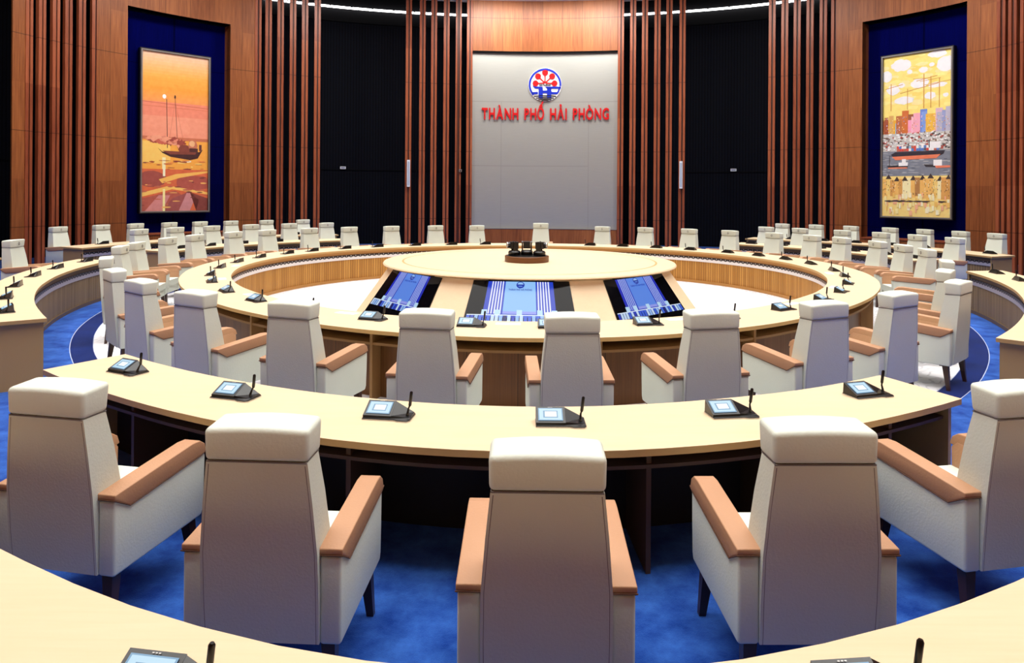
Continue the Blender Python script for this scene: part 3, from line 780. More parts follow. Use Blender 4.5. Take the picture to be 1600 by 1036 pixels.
TEXT = 'THÀNH PHỐ HẢI PHÒNG'
glyphs = []
size = .60
for ch in TEXT:
    if ch == ' ':
        glyphs.append((None, .14, 0))
        continue
    me = glyph(ch, size)
    xs = [v.co.x for v in me.vertices]
    glyphs.append((me, max(xs) - min(xs), min(xs)))
aL, aR = -6.29, 14.15
arcm = math.radians(aR - aL) * 13.5
gap = .045
kx = (arcm - gap * (len(glyphs) - 1) - .14 * 3) / sum(g[1] for g in glyphs if g[0])
glyphs = [(m_, w_ * kx if m_ else w_, x_ * kx) for m_, w_, x_ in glyphs]
root = thing('sign_lettering', 'raised red Vietnamese lettering naming the city on the pale panel', 'lettering', (*P(RW + .1, AX), 4.86), 0)
bpy.context.view_layer.update()
pos = 0
for me, wd, x0 in glyphs:
    if me is not None:
        a = aL + math.degrees((pos + wd / 2) / 13.5)
        x, y = P(RW + .085, a)
        o = bpy.data.objects.new('letter', me)
        me.name = 'letter'
        for v in me.vertices:
            v.co.x = v.co.x * kx - x0 - wd / 2
        me.materials.clear()
        me.materials.append(M['red'])
        C.objects.link(o)
        o.parent = root
        o.location = (x - root.location.x, y - root.location.y, 0)
        o.rotation_euler = (PI / 2, 0, heading(RW, a))
    pos += wd + gap

ex, ey = P(RW + .09, AX)
em = thing('city_emblem', 'round blue and red city emblem above the red lettering', 'emblem', (ex, ey, 6.18), heading(RW, AX))


def disc_pts(r, n=48, a0=0, a1=360):
    return [(r * math.sin(math.radians(a0 + (a1 - a0) * k / n)), r * math.cos(math.radians(a0 + (a1 - a0) * k / n))) for k in range(n + (0 if a1 - a0 >= 360 else 1))]


def plate(name, outlines, mat, parent, y0, y1):
    bm = bmesh.new()
    for o_ in outlines:
        prism(bm, o_, 'y', y0, y1)
    return finish(name, bm, mat, parent)


plate('backing_disc', [disc_pts(.63)], M['ewhite'], em, -.01, .03)
bm = bmesh.new()
ring_o = disc_pts(.615, 60, -132, 95)
ring_i = disc_pts(.545, 60, -132, 95)
prism(bm, ring_o + ring_i[::-1], 'y', -.03, -.008)
finish('ring', bm, M['eblue'], em)
pet, stems = [], []
for ang_, L in ((-92, .36), (-46, .37), (0, .39), (46, .37), (92, .36)):
    s_, c_ = math.sin(math.radians(ang_)), math.cos(math.radians(ang_))
    cx_, cz_ = L * s_, .06 + L * c_
    o_ = [(cx_ + .115 * (math.sin(t_) * c_ + .95 * math.cos(t_) * s_), cz_ + .115 * (-math.sin(t_) * s_ + .95 * math.cos(t_) * c_)) for t_ in [2 * PI * k / 24 for k in range(24)]]
    pet.append(o_)
    wdt = .022
    stems.append([(.02 * s_ - wdt * c_, .06 + .02 * c_ + wdt * s_), (.02 * s_ + wdt * c_, .06 + .02 * c_ - wdt * s_),
                  (cx_ + wdt * c_ - .06 * s_, cz_ - wdt * s_ - .06 * c_), (cx_ - wdt * c_ - .06 * s_, cz_ + wdt * s_ - .06 * c_)])
for p_ in pet:
    plate('petal', [p_], M['red'], em, -.035, -.008)
plate('stems', stems, M['red'], em, -.03, -.008)
plate('ship', [
    [(-.47, -.02), (-.40, -.075), (-.09, -.075), (-.09, -.13), (-.24, -.13), (-.24, -.145), (-.36, -.145), (-.43, -.09)],
    [(-.24, -.12), (-.08, -.12), (-.08, -.52), (-.24, -.52)],
    [(.08, -.12), (.24, -.12), (.24, -.52), (.08, -.52)],
    [(-.09, -.22), (.09, -.22), (.09, -.32), (-.09, -.32)],
    [(0, -.075), (.60, -.075), (.595, -.15), (.08, -.15)],
    [(.595, -.08), (.535, -.1), (.46, -.28), (.30, -.28), (.24, -.26), (.24, -.36), (.47, -.36), (.53, -.28)],
    [(-.48, -.28), (-.27, -.27), (-.27, -.36), (-.45, -.36), (-.55, -.26)]], M['eblue'], em, -.03, -.008)
waves = []
for zz, hw in ((-.42, .42), (-.49, .34), (-.55, .25), (-.595, .14)):
    top = [(hw * u_, zz + .02 - .03 * (u_ * u_)) for u_ in [k / 6 - 1 for k in range(13)]]
    waves.append(top[::-1] + [(x_, z_ - .03) for x_, z_ in top])
for w_ in waves:
    for p_ in ([w_]):
        plate('wave', [[(x_, z_ + .06 * (x_ * x_)) for x_, z_ in p_]], M['eblack'], em, -.034, -.008)
me = glyph('HẢI PHÒNG', .075)
me.materials.clear()
me.materials.append(M['eblack'])
xs = [v.co.x for v in me.vertices]
for v in me.vertices:
    v.co.x = (v.co.x - (min(xs) + max(xs)) / 2) * 1.05
    v.co.z *= .2
me.name = 'emblem_name'
o = bpy.data.objects.new('emblem_name', me)
C.objects.link(o)
o.parent = em
o.location = (0, -.022, -.045)
o.rotation_euler = (PI / 2, 0, 0)

# ------------------------------------------------------------------ paintings in the niches
def blob(cx, cy, rx, ry, n=18, wob=.18, seed=0):
    rd = random.Random(seed)
    return [(cx + rx * math.cos(t) * (1 + rd.uniform(-wob, wob)), cy + ry * math.sin(t) * (1 + rd.uniform(-wob, wob))) for t in [2 * PI * k / n for k in range(n)]]


def rect(u0, u1, v0, v1):
    return [(u0, v0), (u1, v0), (u1, v1), (u0, v1)]


def line(u0, v0, u1, v1, wd=.004, asp=.5):
    dx, dy = (u1 - u0), (v1 - v0) / asp
    L = math.hypot(dx, dy)
    nx, ny = -dy / L * wd, dx / L * wd * asp
    return [(u0 - nx, v0 - ny), (u1 - nx, v1 - ny), (u1 + nx, v1 + ny), (u0 + nx, v0 + ny)]


PCOL = {}


def pcol(rgb, em=None):
    key = (rgb, em)
    if key not in PCOL:
        if em:
            PCOL[key] = emis('screen_colour', srgb(*rgb), em)
        else:
            t = NT('paint')
            nz = t.n('TexNoise', i_Scale=7.0, i_Detail=5.0)
            t.l(t.obj(), nz.inputs['Vector'])
            a = srgb(*[max(0, min(255, c * 1.05 - 6)) for c in rgb])
            b = srgb(*[min(255, c * 1.06 + 20) for c in rgb])
            t.set(Base_Color=t.mix(nz.outputs['Fac'], a, b), Roughness=.55)
            PCOL[key] = t.m
    return PCOL[key]


def flat_art(name, shapes, to3d, parent, em=None, step=.0012, base=.0):
    """flat picture: each coloured outline (u, v down) lies a brush-stroke's thickness over the one before"""
    bm = bmesh.new()
    mats = []
    for i, (rgb, o_) in enumerate(shapes):
        m_ = pcol(rgb, em)
        if m_ not in mats:
            mats.append(m_)
        vs = [bm.verts.new(to3d(min(1, max(0, u)), min(1, max(0, v)), base + step * i)) for u, v in o_]
        try:
            f = bm.faces.new(vs)
            f.material_index = mats.index(m_)
        except ValueError:
            pass
    bmesh.ops.triangulate(bm, faces=[f for f in bm.faces if len(f.verts) > 4])
    return finish(name, bm, mats, parent)


def painting(label, a0, a1, z0, z1, shapes):
    A, B = Vector(P(RW + .3, a0)), Vector(P(RW + .3, a1))
    mid = (A + B) / 2
    wd = (B - A).length
    rz = math.atan2(B.y - A.y, B.x - A.x)
    t = thing('painting', label, 'painting', (mid.x, mid.y, z0), rz)
    h = z1 - z0
    bm = bmesh.new()
    b = .07
    for q in ((-wd / 2, wd / 2, 0, b), (-wd / 2, wd / 2, h - b, h), (-wd / 2, -wd / 2 + b, b, h - b), (wd / 2 - b, wd / 2, b, h - b)):
        box(bm, q[0], q[1], -.05, .15, q[2], q[3])
    box(bm, -wd / 2, wd / 2, .02, .15, 0, h)
    finish('frame', bm, M['frame'], t)
    bm = bmesh.new()
    for q in ((-wd / 2 + .03, wd / 2 - .03, .03, b), (-wd / 2 + .03, wd / 2 - .03, h - b, h - .03), (-wd / 2 + .03, -wd / 2 + b, b, h - b), (wd / 2 - b, wd / 2 - .03, b, h - b)):
        box(bm, q[0], q[1], -.056, -.04, q[2], q[3])
    finish('frame_edge', bm, M['framel'], t)
    W_, H_ = wd - 2 * b, h - 2 * b
    flat_art('canvas', shapes, lambda u, v, d: (-W_ / 2 + u * W_, .01 - d, h - b - v * H_), t, step=.00006)
    return t


sky = []
for k in range(16):
    f = k / 15
    c = [(236, 184, 150), (244, 176, 110), (244, 160, 60), (240, 150, 48), (236, 146, 72)]
    q = f * 4
    i = min(3, int(q))
    col = tuple(int(c[i][j] + (c[i + 1][j] - c[i][j]) * (q - i)) for j in range(3))
    sky.append((col, rect(0, 1, .31 * k / 16, .31 * (k + 1) / 16 + .002)))
rdm = random.Random(9)
L = sky + [((226, 128, 100), rect(0, 1, .31, .42)), ((232, 142, 112), rect(0, 1, .40, .545)), ((196, 92, 62), line(0, .315, 1, .33, .004)), ((204, 104, 66), line(0, .34, 1, .345, .003)),
           ((190, 104, 72), rect(0, 1, .53, .55)), ((240, 158, 60), rect(0, 1, .55, .74)), ((252, 190, 92), rect(0, .42, .56, .70)), ((255, 226, 170), rect(.30, .35, .66, .74)),
           ((238, 146, 116), blob(.55, .47, .16, .05, seed=5)),
           ((255, 250, 240), blob(.325, .275, .028, .014, wob=0))]
L += [((70, 34, 30), line(.36, .29, .375, .60, .005)), ((96, 44, 34), line(.485, .27, .53, .60, .004)), ((60, 26, 24), blob(.485, .272, .012, .012, seed=2)),
      ((170, 80, 50), line(.485, .30, .62, .56, .0015)), ((170, 80, 50), line(.485, .30, .40, .56, .0015))]
for k in range(14):
    u = .14 + .034 * k
    L.append(((rdm.choice([(214, 128, 102), (186, 86, 66), (230, 150, 118), (226, 142, 110), (150, 62, 50)])), blob(u, .545 + .012 * math.sin(k * 1.7) + .02 * (k / 14), .065, .017, seed=20 + k, wob=.45)))
L += [((124, 56, 42), blob(.64, .605, .10, .032, seed=61, wob=.12)), ((188, 110, 80), blob(.76, .575, .07, .035, seed=62, wob=.08)), ((226, 170, 120), blob(.75, .566, .045, .02, seed=66, wob=.08)), ((70, 28, 26), rect(.71, .84, .595, .625)),
      ((58, 22, 22), [(.23, .60), (.30, .625), (.86, .618), (.92, .60), (.84, .66), (.72, .672), (.42, .655), (.30, .632)]),
      ((120, 54, 40), [(.30, .618), (.82, .62), (.80, .635), (.42, .64)]), ((244, 226, 196), blob(.69, .682, .05, .006, seed=63, wob=.1)), ((90, 40, 40), rect(.86, .90, .57, .61))]
for k in range(46):
    u, v = rdm.uniform(.05, .95), rdm.uniform(.675, .80)
    L.append((rdm.choice([(150, 62, 40), (188, 92, 50), (252, 196, 104), (120, 52, 44), (226, 132, 60)]), blob(u, v, rdm.uniform(.02, .07), rdm.uniform(.002, .005), 8, seed=100 + k)))
L += [((206, 96, 56), rect(0, 1, .735, 1.0)), ((150, 68, 58), blob(.14, .80, .22, .05, seed=70, wob=.1)), ((166, 76, 62), blob(.78, .82, .30, .05, seed=71, wob=.12)),
      ((246, 178, 84), [(.25, .80), (.50, .765), (1, .74), (1, .752), (.55, .79), (.30, .825)]), ((248, 186, 92), [(0, .885), (.4, .84), (1, .88), (1, .895), (.45, .862), (0, .91)]),
      ((172, 82, 66), [(0, .92), (.5, .87), (.6, .90), (.25, 1), (0, 1)]), ((202, 128, 124), [(.05, 1), (.25, .90), (.42, .90), (.30, 1)]), ((150, 74, 70), [(.3, 1), (.45, .92), (.72, .875), (.6, 1)]),
      ((196, 130, 130), [(.55, 1), (.68, .875), (.82, .90), (.72, 1)]), ((122, 54, 46), [(.72, .88), (1, .92), (1, 1), (.82, 1), (.86, .93)]), ((255, 222, 150), rect(.31, .345, .86, 1.0)), ((255, 236, 190), rect(.31, .345, .73, .78))]
for k in range(30):
    u, v = rdm.uniform(.02, .98), rdm.uniform(.78, .98)
    L.append((rdm.choice([(120, 54, 46), (244, 176, 90), (186, 96, 70)]), blob(u, v, rdm.uniform(.02, .08), rdm.uniform(.002, .006), 8, seed=200 + k)))
painting('tall orange sunset painting of a sailing boat, in the left niche', -59.7, -48.95, 1.36, 6.5, L)

R = [((246, 214, 118), rect(0, 1, 0, .5))]
for k in range(60):
    R.append((rdm.choice([(250, 222, 134), (242, 206, 104), (248, 218, 150)]), blob(rdm.random(), rdm.uniform(0, .34), .09, .012, 8, seed=300 + k)))
for i, (u, v, rx, ry) in enumerate([(.27, .06, .15, .036), (.80, .02, .13, .022), (.93, .085, .14, .045), (.05, .12, .08, .034), (.60, .105, .07, .018), (.40, .107, .04, .014), (.55, .185, .13, .03), (.15, .21, .10, .03),
                                  (.28, .185, .05, .016), (.80, .205, .13, .016), (.32, .28, .14, .025), (.70, .265, .08, .022), (.92, .27, .04, .012), (.72, .08, .04, .012)]):
    R.append(((232, 232, 236), blob(u, v, rx, ry, 20, .12, seed=400 + i)))
BR = (196, 138, 60)
for q in [(.12, .17, .12, .34, .006), (.37, .21, .37, .34, .005), (.61, .13, .61, .34, .007), (.71, .15, .71, .34, .006), (.83, .165, .83, .34, .006), (.26, .235, .82, .195, .004), (.50, .17, .80, .15, .004), (.03, .20, .30, .18, .004), (.60, .20, 1, .185, .003), (.45, .155, .70, .16, .003), (.55, .175, .85, .165, .003)]:
    R.append((BR, line(*q)))
for u0, u1, v0, col in [(.0, .10, .40, (176, 96, 50)), (.02, .08, .38, (150, 70, 44)), (.08, .20, .40, (226, 164, 50)), (.09, .16, .37, (206, 160, 90)), (.19, .30, .42, (84, 176, 222)), (.20, .32, .375, (178, 100, 56)), (.29, .39, .345, (196, 102, 44)), (.38, .46, .37, (150, 84, 52)), (.38, .48, .405, (244, 150, 180)),
                        (.43, .62, .385, (248, 176, 196)), (.46, .60, .365, (240, 160, 178)), (.56, .66, .345, (98, 128, 206)), (.58, .66, .36, (120, 150, 214)), (.64, .80, .375, (232, 176, 64)), (.78, .88, .345, (206, 172, 186)), (.80, .87, .37, (170, 168, 190)), (.87, 1., .36, (140, 148, 190)), (.92, 1., .34, (176, 172, 190))]:
    R.append((col, rect(u0, u1, v0, .50)))
for k in range(140):
    u0, v0 = rdm.random(), rdm.uniform(.38, .495)
    R.append((rdm.choice([(246, 206, 130), (200, 128, 60), (250, 196, 206), (150, 150, 190), (220, 160, 90)]), rect(u0, u0 + .012, v0, v0 + .006)))
R.append(((190, 188, 184), rect(0, 1, .485, .60)))
for k in range(260):
    u, v = rdm.random(), rdm.uniform(.485, .585)
    R.append((rdm.choice([(240, 240, 236), (70, 66, 66), (206, 202, 196), (120, 96, 84), (170, 70, 60), (250, 250, 248)]), blob(u, v, rdm.uniform(.008, .03), rdm.uniform(.003, .007), 6, .4, seed=500 + k)))
R.append(((116, 122, 134), rect(0, 1, .595, .75)))
for k in range(90):
    u, v = rdm.random(), rdm.uniform(.60, .745)
    R.append((rdm.choice([(150, 156, 166), (88, 94, 108), (170, 172, 176)]), blob(u, v, rdm.uniform(.02, .06), rdm.uniform(.001, .004), 7, seed=900 + k)))
R += [((40, 34, 44), [(.13, .615), (.20, .60), (.92, .60), (.90, .62), (.82, .635), (.18, .635)]), ((222, 120, 84), [(.15, .628), (.86, .622), (.80, .645), (.20, .65)])]
for k in range(34):
    u = .22 + .62 * (k % 17) / 17
    v = .565 + .016 * (k // 17)
    R.append((rdm.choice([(206, 66, 56), (84, 120, 190), (236, 236, 236), (90, 90, 100), (180, 90, 70), (140, 180, 210)]), rect(u, u + .034, v, v + .016)))
R += [((236, 236, 238), rect(.70, .86, .545, .585)), ((60, 60, 70), line(.70, .53, .70, .58, .006)), ((40, 36, 42), [(.07, .685), (.40, .68), (.38, .70), (.10, .70)]), ((230, 130, 96), rect(.09, .38, .695, .703)),
      ((240, 240, 240), rect(.25, .39, .665, .687)), ((240, 240, 240), rect(.30, .36, .645, .668)), ((44, 40, 46), [(.62, .68), (.80, .685), (.78, .698), (.65, .695)]), ((240, 240, 242), rect(.76, .88, .655, .69)), ((226, 120, 90), [(.78, .69), (1, .69), (1, .702), (.80, .705)]),
      ((50, 48, 54), line(.11, .62, .11, .685, .004)), ((246, 206, 122), rect(0, 1, .75, 1))]
for k in range(16):
    u0 = k / 16 + rdm.uniform(-.01, .01)
    top = rdm.uniform(.755, .78)
    R.append((rdm.choice([(240, 196, 110), (206, 150, 76), (250, 226, 170), (170, 120, 66), (232, 176, 92)]), rect(u0, u0 + .075, top, rdm.uniform(.86, .90))))
    if k % 2:
        R.append(((56, 42, 40), [(u0 - .01, top + .008), (u0 + .035, top - .022), (u0 + .085, top + .008)]))
for k in range(120):
    u0, v0 = rdm.random(), rdm.uniform(.77, .87)
    R.append((rdm.choice([(120, 86, 50), (250, 232, 190), (90, 66, 46)]), rect(u0, u0 + .008, v0, v0 + .007)))
for k in range(70):
    u, v = rdm.random(), rdm.uniform(.88, .995)
    R.append((rdm.choice([(250, 220, 150), (238, 170, 130), (250, 236, 190), (230, 180, 90)]), rect(u, u + rdm.uniform(.01, .05), v - .03, v)))
for u0 in (.10, .22, .30, .42, .55, .66, .88):
    R.append(((54, 46, 48), blob(u0, .905, .07, .005, 9, .4, seed=int(u0 * 100))))
painting('tall yellow harbour painting with ships and coloured towers, in the right niche', 56.45, 67.35, 1.36, 6.5, R)


# ------------------------------------------------------------------ tables
def edge_mats(o, side_mat):
    o.data.materials.append(side_mat)
    for p in o.data.polygons:
        if abs(p.normal.z) < .5:
            p.material_index = 1


def ring_table(name, label, rin, rout, a0, a1, closed, reed, frieze, rail_m, end_m, divs, group=None):
    mid = P((rin + rout) / 2, (a0 + a1) / 2)
    t = thing(name, label, 'table', (mid[0], mid[1], 0), 0, group)
    offs = Vector((mid[0], mid[1], 0))

    def A(nm, mat, r0, r1, z0, z1, b0=a0, b1=a1, z0uv=False):
        o = arc(nm, mat, r0, r1, z0, z1, b0, b1, t, 1.5, closed and b0 == a0 and b1 == a1, z0uv)
        o.location = -offs
        return o
    edge_mats(A('tabletop', M['maple'], rin, rout, .69, .7285), M['mapleedge'])
    i0, i1 = (a0, a1) if closed else (a0 + .25, a1 - .25)
    e = .0 if closed else math.degrees(.035 / rin)
    A('top_rail', M[rail_m], rin + .055, rin + .10, .61, .69, i0 + e, i1 - e) if not closed else A('top_rail', M[rail_m], rin + .055, rin + .10, .61, .69)
    for nm, mat, r0, z0, z1, q in (('carved_frieze', frieze, .04, .50, .61, True), ('reeded_panel', reed, .055, .06, .50, False), ('plinth', rail_m, .03, 0, .06, False)):
        if closed:
            A(nm, M[mat], rin + r0, rin + .10, z0, z1, z0uv=q)
        else:
            A(nm, M[mat], rin + r0, rin + .10, z0, z1, i0 + e, i1 - e, q)
    if closed:
        A('shelf', M['carcass'], rin + .10, rout - .1, .56, .585)
        A('under_panel', M['brownpanel'], rout - .30, rout - .27, 0, .56)
    else:
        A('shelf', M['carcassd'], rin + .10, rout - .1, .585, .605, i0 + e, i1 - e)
        A('under_panel', M['dark'], rin + .101, rin + .12, 0, .585, i0 + e, i1 - e)  # near-black colour stands in for the kneehole shade
        w_ = math.degrees(.03 / rin)
        for b0 in (i0, i1 - w_):
            A('end_panel', M[end_m], rin + .03, rout - .06, 0, .69, b0, b0 + w_)
    w_ = math.degrees(.028 / rout)
    for d in divs:
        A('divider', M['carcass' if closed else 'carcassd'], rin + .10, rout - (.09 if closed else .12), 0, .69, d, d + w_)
    return t


ring_table('ring_conference_table', 'closed ring of pale maple table round the central screen table', 5.18, 6.0, -180, 180, True, 'oak', 'band', 'oakplain', 'endwood', [174.6 - 16.9 * k for k in range(21)])
ARCS = [('curved maple table in the foreground, just in front of the nearest five armchairs', 8.03, 8.79, 162.2, 205.8, [166 + 5.5 * k for k in range(7)]),
        ('curved maple table at the bottom edge of the photo, nearest of all', 10.43, 11.2, 163, 205, []),
        ('curved maple table along the left side in front of the blue aisle', 8.03, 8.79, -139.8, -93.6, [-130, -121, -112, -103]),
        ('curved maple table along the right edge beyond the blue aisle', 8.03, 8.79, 101.7, 147.6, [111, 120, 129, 138]),
        ('curved maple table in the middle row at the far left, below the orange painting', 8.03, 8.79, -78.3, -36.0, [-70, -63, -56, -48]),
        ('curved maple table in the middle row at the far right, below the yellow painting', 8.03, 8.79, 44.5, 87.0, [51, 58, 65, 73]),
        ('curved maple table in the back row at the left, below the orange painting', 10.43, 11.2, -80.6, -33.5, [-73, -67, -61, -55, -49, -42]),
        ('curved maple table in the back row at the right, below the yellow painting', 10.43, 11.2, 41.0, 86.0, [47, 53, 59, 65, 71, 78]),
        ('curved maple table showing only its dark carved end at the left edge of the photo', 10.43, 11.2, -136, -95.6, [])]
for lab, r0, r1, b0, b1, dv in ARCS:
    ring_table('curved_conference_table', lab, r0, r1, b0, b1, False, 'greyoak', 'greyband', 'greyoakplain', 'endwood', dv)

# ------------------------------------------------------------------ central table with slanted screens
SC = 184.1
dt = thing('display_table', 'low round maple table with slanted screens in the middle of the hall', 'table', (CX, CY, 0), 0)
bm = bmesh.new()
lathe(bm, [(0, .868), (2.235, .868), (2.245, .862), (2.262, .862), (2.272, .868), (2.55, .868), (2.585, .86), (2.6, .84), (2.595, .825), (2.56, .82), (0, .82)], 128)
edge_mats(finish('tabletop', bm, M['maple'], dt, 30), M['mapleedge'])
bm = bmesh.new()
lathe(bm, [(2.236, .8685), (2.25, .8695), (2.27, .8685)], 128)
finish('inlay_ring', bm, M['mapleedge'], dt)
bm = bmesh.new()
lathe(bm, [(2.44, .82), (2.44, .79)], 64)
finish('shadow_gap', bm, M['blackm'], dt)
HALF = 16.6
ztop, zbot, rtop, rbot = .80, 0.0, 2.49, 3.07


def pt(ang_, z):
    r = rtop + (rbot - rtop) * (ztop - z) / (ztop - zbot)
    return Vector((r * math.sin(math.radians(ang_)), r * math.cos(math.radians(ang_)), z))


bm = bmesh.new()
uvl = bm.loops.layers.uv.verify()
angs = []
for k in range(8):
    angs += [SC + 45 * k - HALF, SC + 45 * k + HALF]
T = [bm.verts.new(pt(a, ztop)) for a in angs]
B = [bm.verts.new(pt(a, zbot)) for a in angs]
for k in range(16):
    bm.faces.new([T[k], T[(k + 1) % 16], B[(k + 1) % 16], B[k]])
bm.faces.new(T)
bmesh.ops.recalc_face_normals(bm, faces=bm.faces[:])
finish('body', bm, M['maple'], dt)

GT = glyph('THÀNH PHỐ HẢI PHÒNG', 1.0)
gx = [v.co.x for v in GT.vertices]
g0, g1 = min(gx), max(gx)


def screen(c, label, side):
    # corners: seen from outside, left is the larger bearing
    TL, TR, BR, BL = pt(c + HALF - .4, ztop - .012), pt(c - HALF + .4, ztop - .012), pt(c - HALF + .4, .06), pt(c + HALF - .4, .06)
    nrm = (TR - TL).cross(BL - TL).normalized()
    if nrm.z < 0:
        nrm = -nrm
    q3 = lambda u, v, d: (TL * (1 - u) + TR * u) * (1 - v) + (BL * (1 - u) + BR * u) * v + nrm * (d + .012)
    bm = bmesh.new()
    lo = [bm.verts.new(q3(u, v, -.02)) for u, v in ((0, 0), (1, 0), (1, 1), (0, 1))]
    hi_ = [bm.verts.new(q3(u, v, 0)) for u, v in ((0, 0), (1, 0), (1, 1), (0, 1))]
    bm.faces.new(hi_)
    for k in range(4):
        bm.faces.new([lo[k], lo[(k + 1) % 4], hi_[(k + 1) % 4], hi_[k]])
    bmesh.ops.recalc_face_normals(bm, faces=bm.faces[:])
    s = finish('screen', bm, M['gloss'], dt)
    s['label'] = label
    D, Lb, Wh = (26, 62, 196), (142, 192, 246), (226, 230, 255)
    if side:
        D, Lb, Wh = (20, 44, 190), (92, 140, 236), (176, 196, 255)
    u0, u1 = (.16, .83) if not side else (.17, .80)
    f = lambda x: u0 + (u1 - u0) * x
    X = [(D, rect(f(0), f(1), .02, .66)), (Lb, rect(f(.27), f(.73), .02, .60))]
    for k in range(5):
        X.append((Wh, rect(f(.065 + .04 * k), f(.065 + .04 * k + .02), .02, .60)))
        X.append((Wh, rect(f(.755 + .04 * k), f(.755 + .04 * k + .02), .02, .60)))
    X.append(((150, 160, 240), rect(f(.27), f(.73), .555, .60)))
    for k, x_ in enumerate((.02, .2, .5, .78, .98)):
        X.append(((190, 226, 252), rect(f(x_) - .025, f(x_) + .025, .53, .615)))
    X.append(((226, 240, 255), rect(.02, .98, .615, .63)))
    rd = random.Random(int(c))
    for k in range(26):
        x_ = .02 + .96 * k / 26
        X.append((rd.choice([(30, 60, 190), (150, 190, 250), (60, 100, 220), (20, 30, 110), (200, 224, 255)]), rect(x_, x_ + .03, .63, .74)))
    X.append(((20, 52, 170), [(f(.5) + .042 * math.cos(t_), .085 + .06 * math.sin(t_)) for t_ in [2 * PI * k / 20 for k in range(20)]]))
    X.append(((150, 196, 246), [(f(.5) + .03 * math.cos(t_), .075 + .038 * math.sin(t_)) for t_ in [PI + PI * k / 12 for k in range(13)]]))
    X.append(((120, 170, 240), rect(f(.5) - .02, f(.5) + .02, .10, .112)))
    flat_art('picture', X, lambda u, v, d: q3(u, v, d + .003), s, em=1.0 if not side else .85, step=.00015)
    me = GT.copy()
    for v in me.vertices:
        u = f(.5) + ((v.co.x - g0) / (g1 - g0) - .5) * .235
        v.co = q3(u, .185 - v.co.y * .042, .0075 + (.0004 if v.co.z > 0 else 0))
    me.materials.clear()
    me.materials.append(pcol((30, 70, 190), .8))
    o = bpy.data.objects.new('lettering', me)
    C.objects.link(o)
    o.parent = s


screen(SC, 'black screen showing the blue name wall, facing the camera', False)
screen(SC + 45, 'black screen at the left of the round table', True)
screen(SC - 45, 'black screen at the right of the round table', True)

# three video cameras on a round walnut stand
CAMX, CAMY = .27, 12.22
st = thing('camera_stand', 'round walnut stand under three cameras on the screen table', 'stand', (CAMX, CAMY, .87), 0)
bm = bmesh.new()
lathe(bm, [(0, 0), (.385, 0), (.39, .01), (.39, .095), (.38, .105), (0, .105)], 64)
finish('drum', bm, M['plinth'], st, 35)
bm = bmesh.new()
lathe(bm, [(0, .105), (.365, .105), (.365, .109), (0, .109)], 64)
finish('top_plate', bm, M['blackp'], st, 35)


def ptz(x, y, rz, label):
    t = thing('video_camera', label, 'camera', (x, y, .979), rz, 'cameras on the round stand')
    bm = bmesh.new()
    lathe(bm, [(0, 0), (.105, 0), (.11, .01), (.11, .055), (.09, .08), (0, .08)], 32)
    finish('base', bm, M['blackp'], t, 35)
    bm = bmesh.new()
    for s in (-1, 1):
        prism(bm, [(-.035, .07), (.045, .07), (.035, .225), (.0, .245), (-.03, .225)], 'x', s * .092, s * .068)
    box(bm, -.09, .09, -.04, .05, .066, .085)
    finish('yoke', bm, M['blackp'], t, 35)
    h_ = bmesh.new()
    box(h_, -.062, .062, -.085, .06, .115, .235)
    bevel(h_, .025, 3)
    hd = finish('head', h_, M['blackp'], t, 40)
    bm = bmesh.new()
    tube(bm, [(0, -.075, .178), (0, -.135, .178)], .05, 24)
    finish('lens', bm, M['lens'], hd, 35)
    bm = bmesh.new()
    tube(bm, [(0, -.128, .178), (0, -.14, .178)], .054, 24)
    finish('lens_ring', bm, M['chrome'], hd, 35)


ptz(CAMX - .22, CAMY + .02, math.radians(-75), 'black video camera on the walnut stand turned to the left')
ptz(CAMX + .0, CAMY + .10, math.radians(180), 'black video camera in the middle of the walnut stand')
ptz(CAMX + .22, CAMY - .02, math.radians(75), 'black video camera on the walnut stand turned to the right')


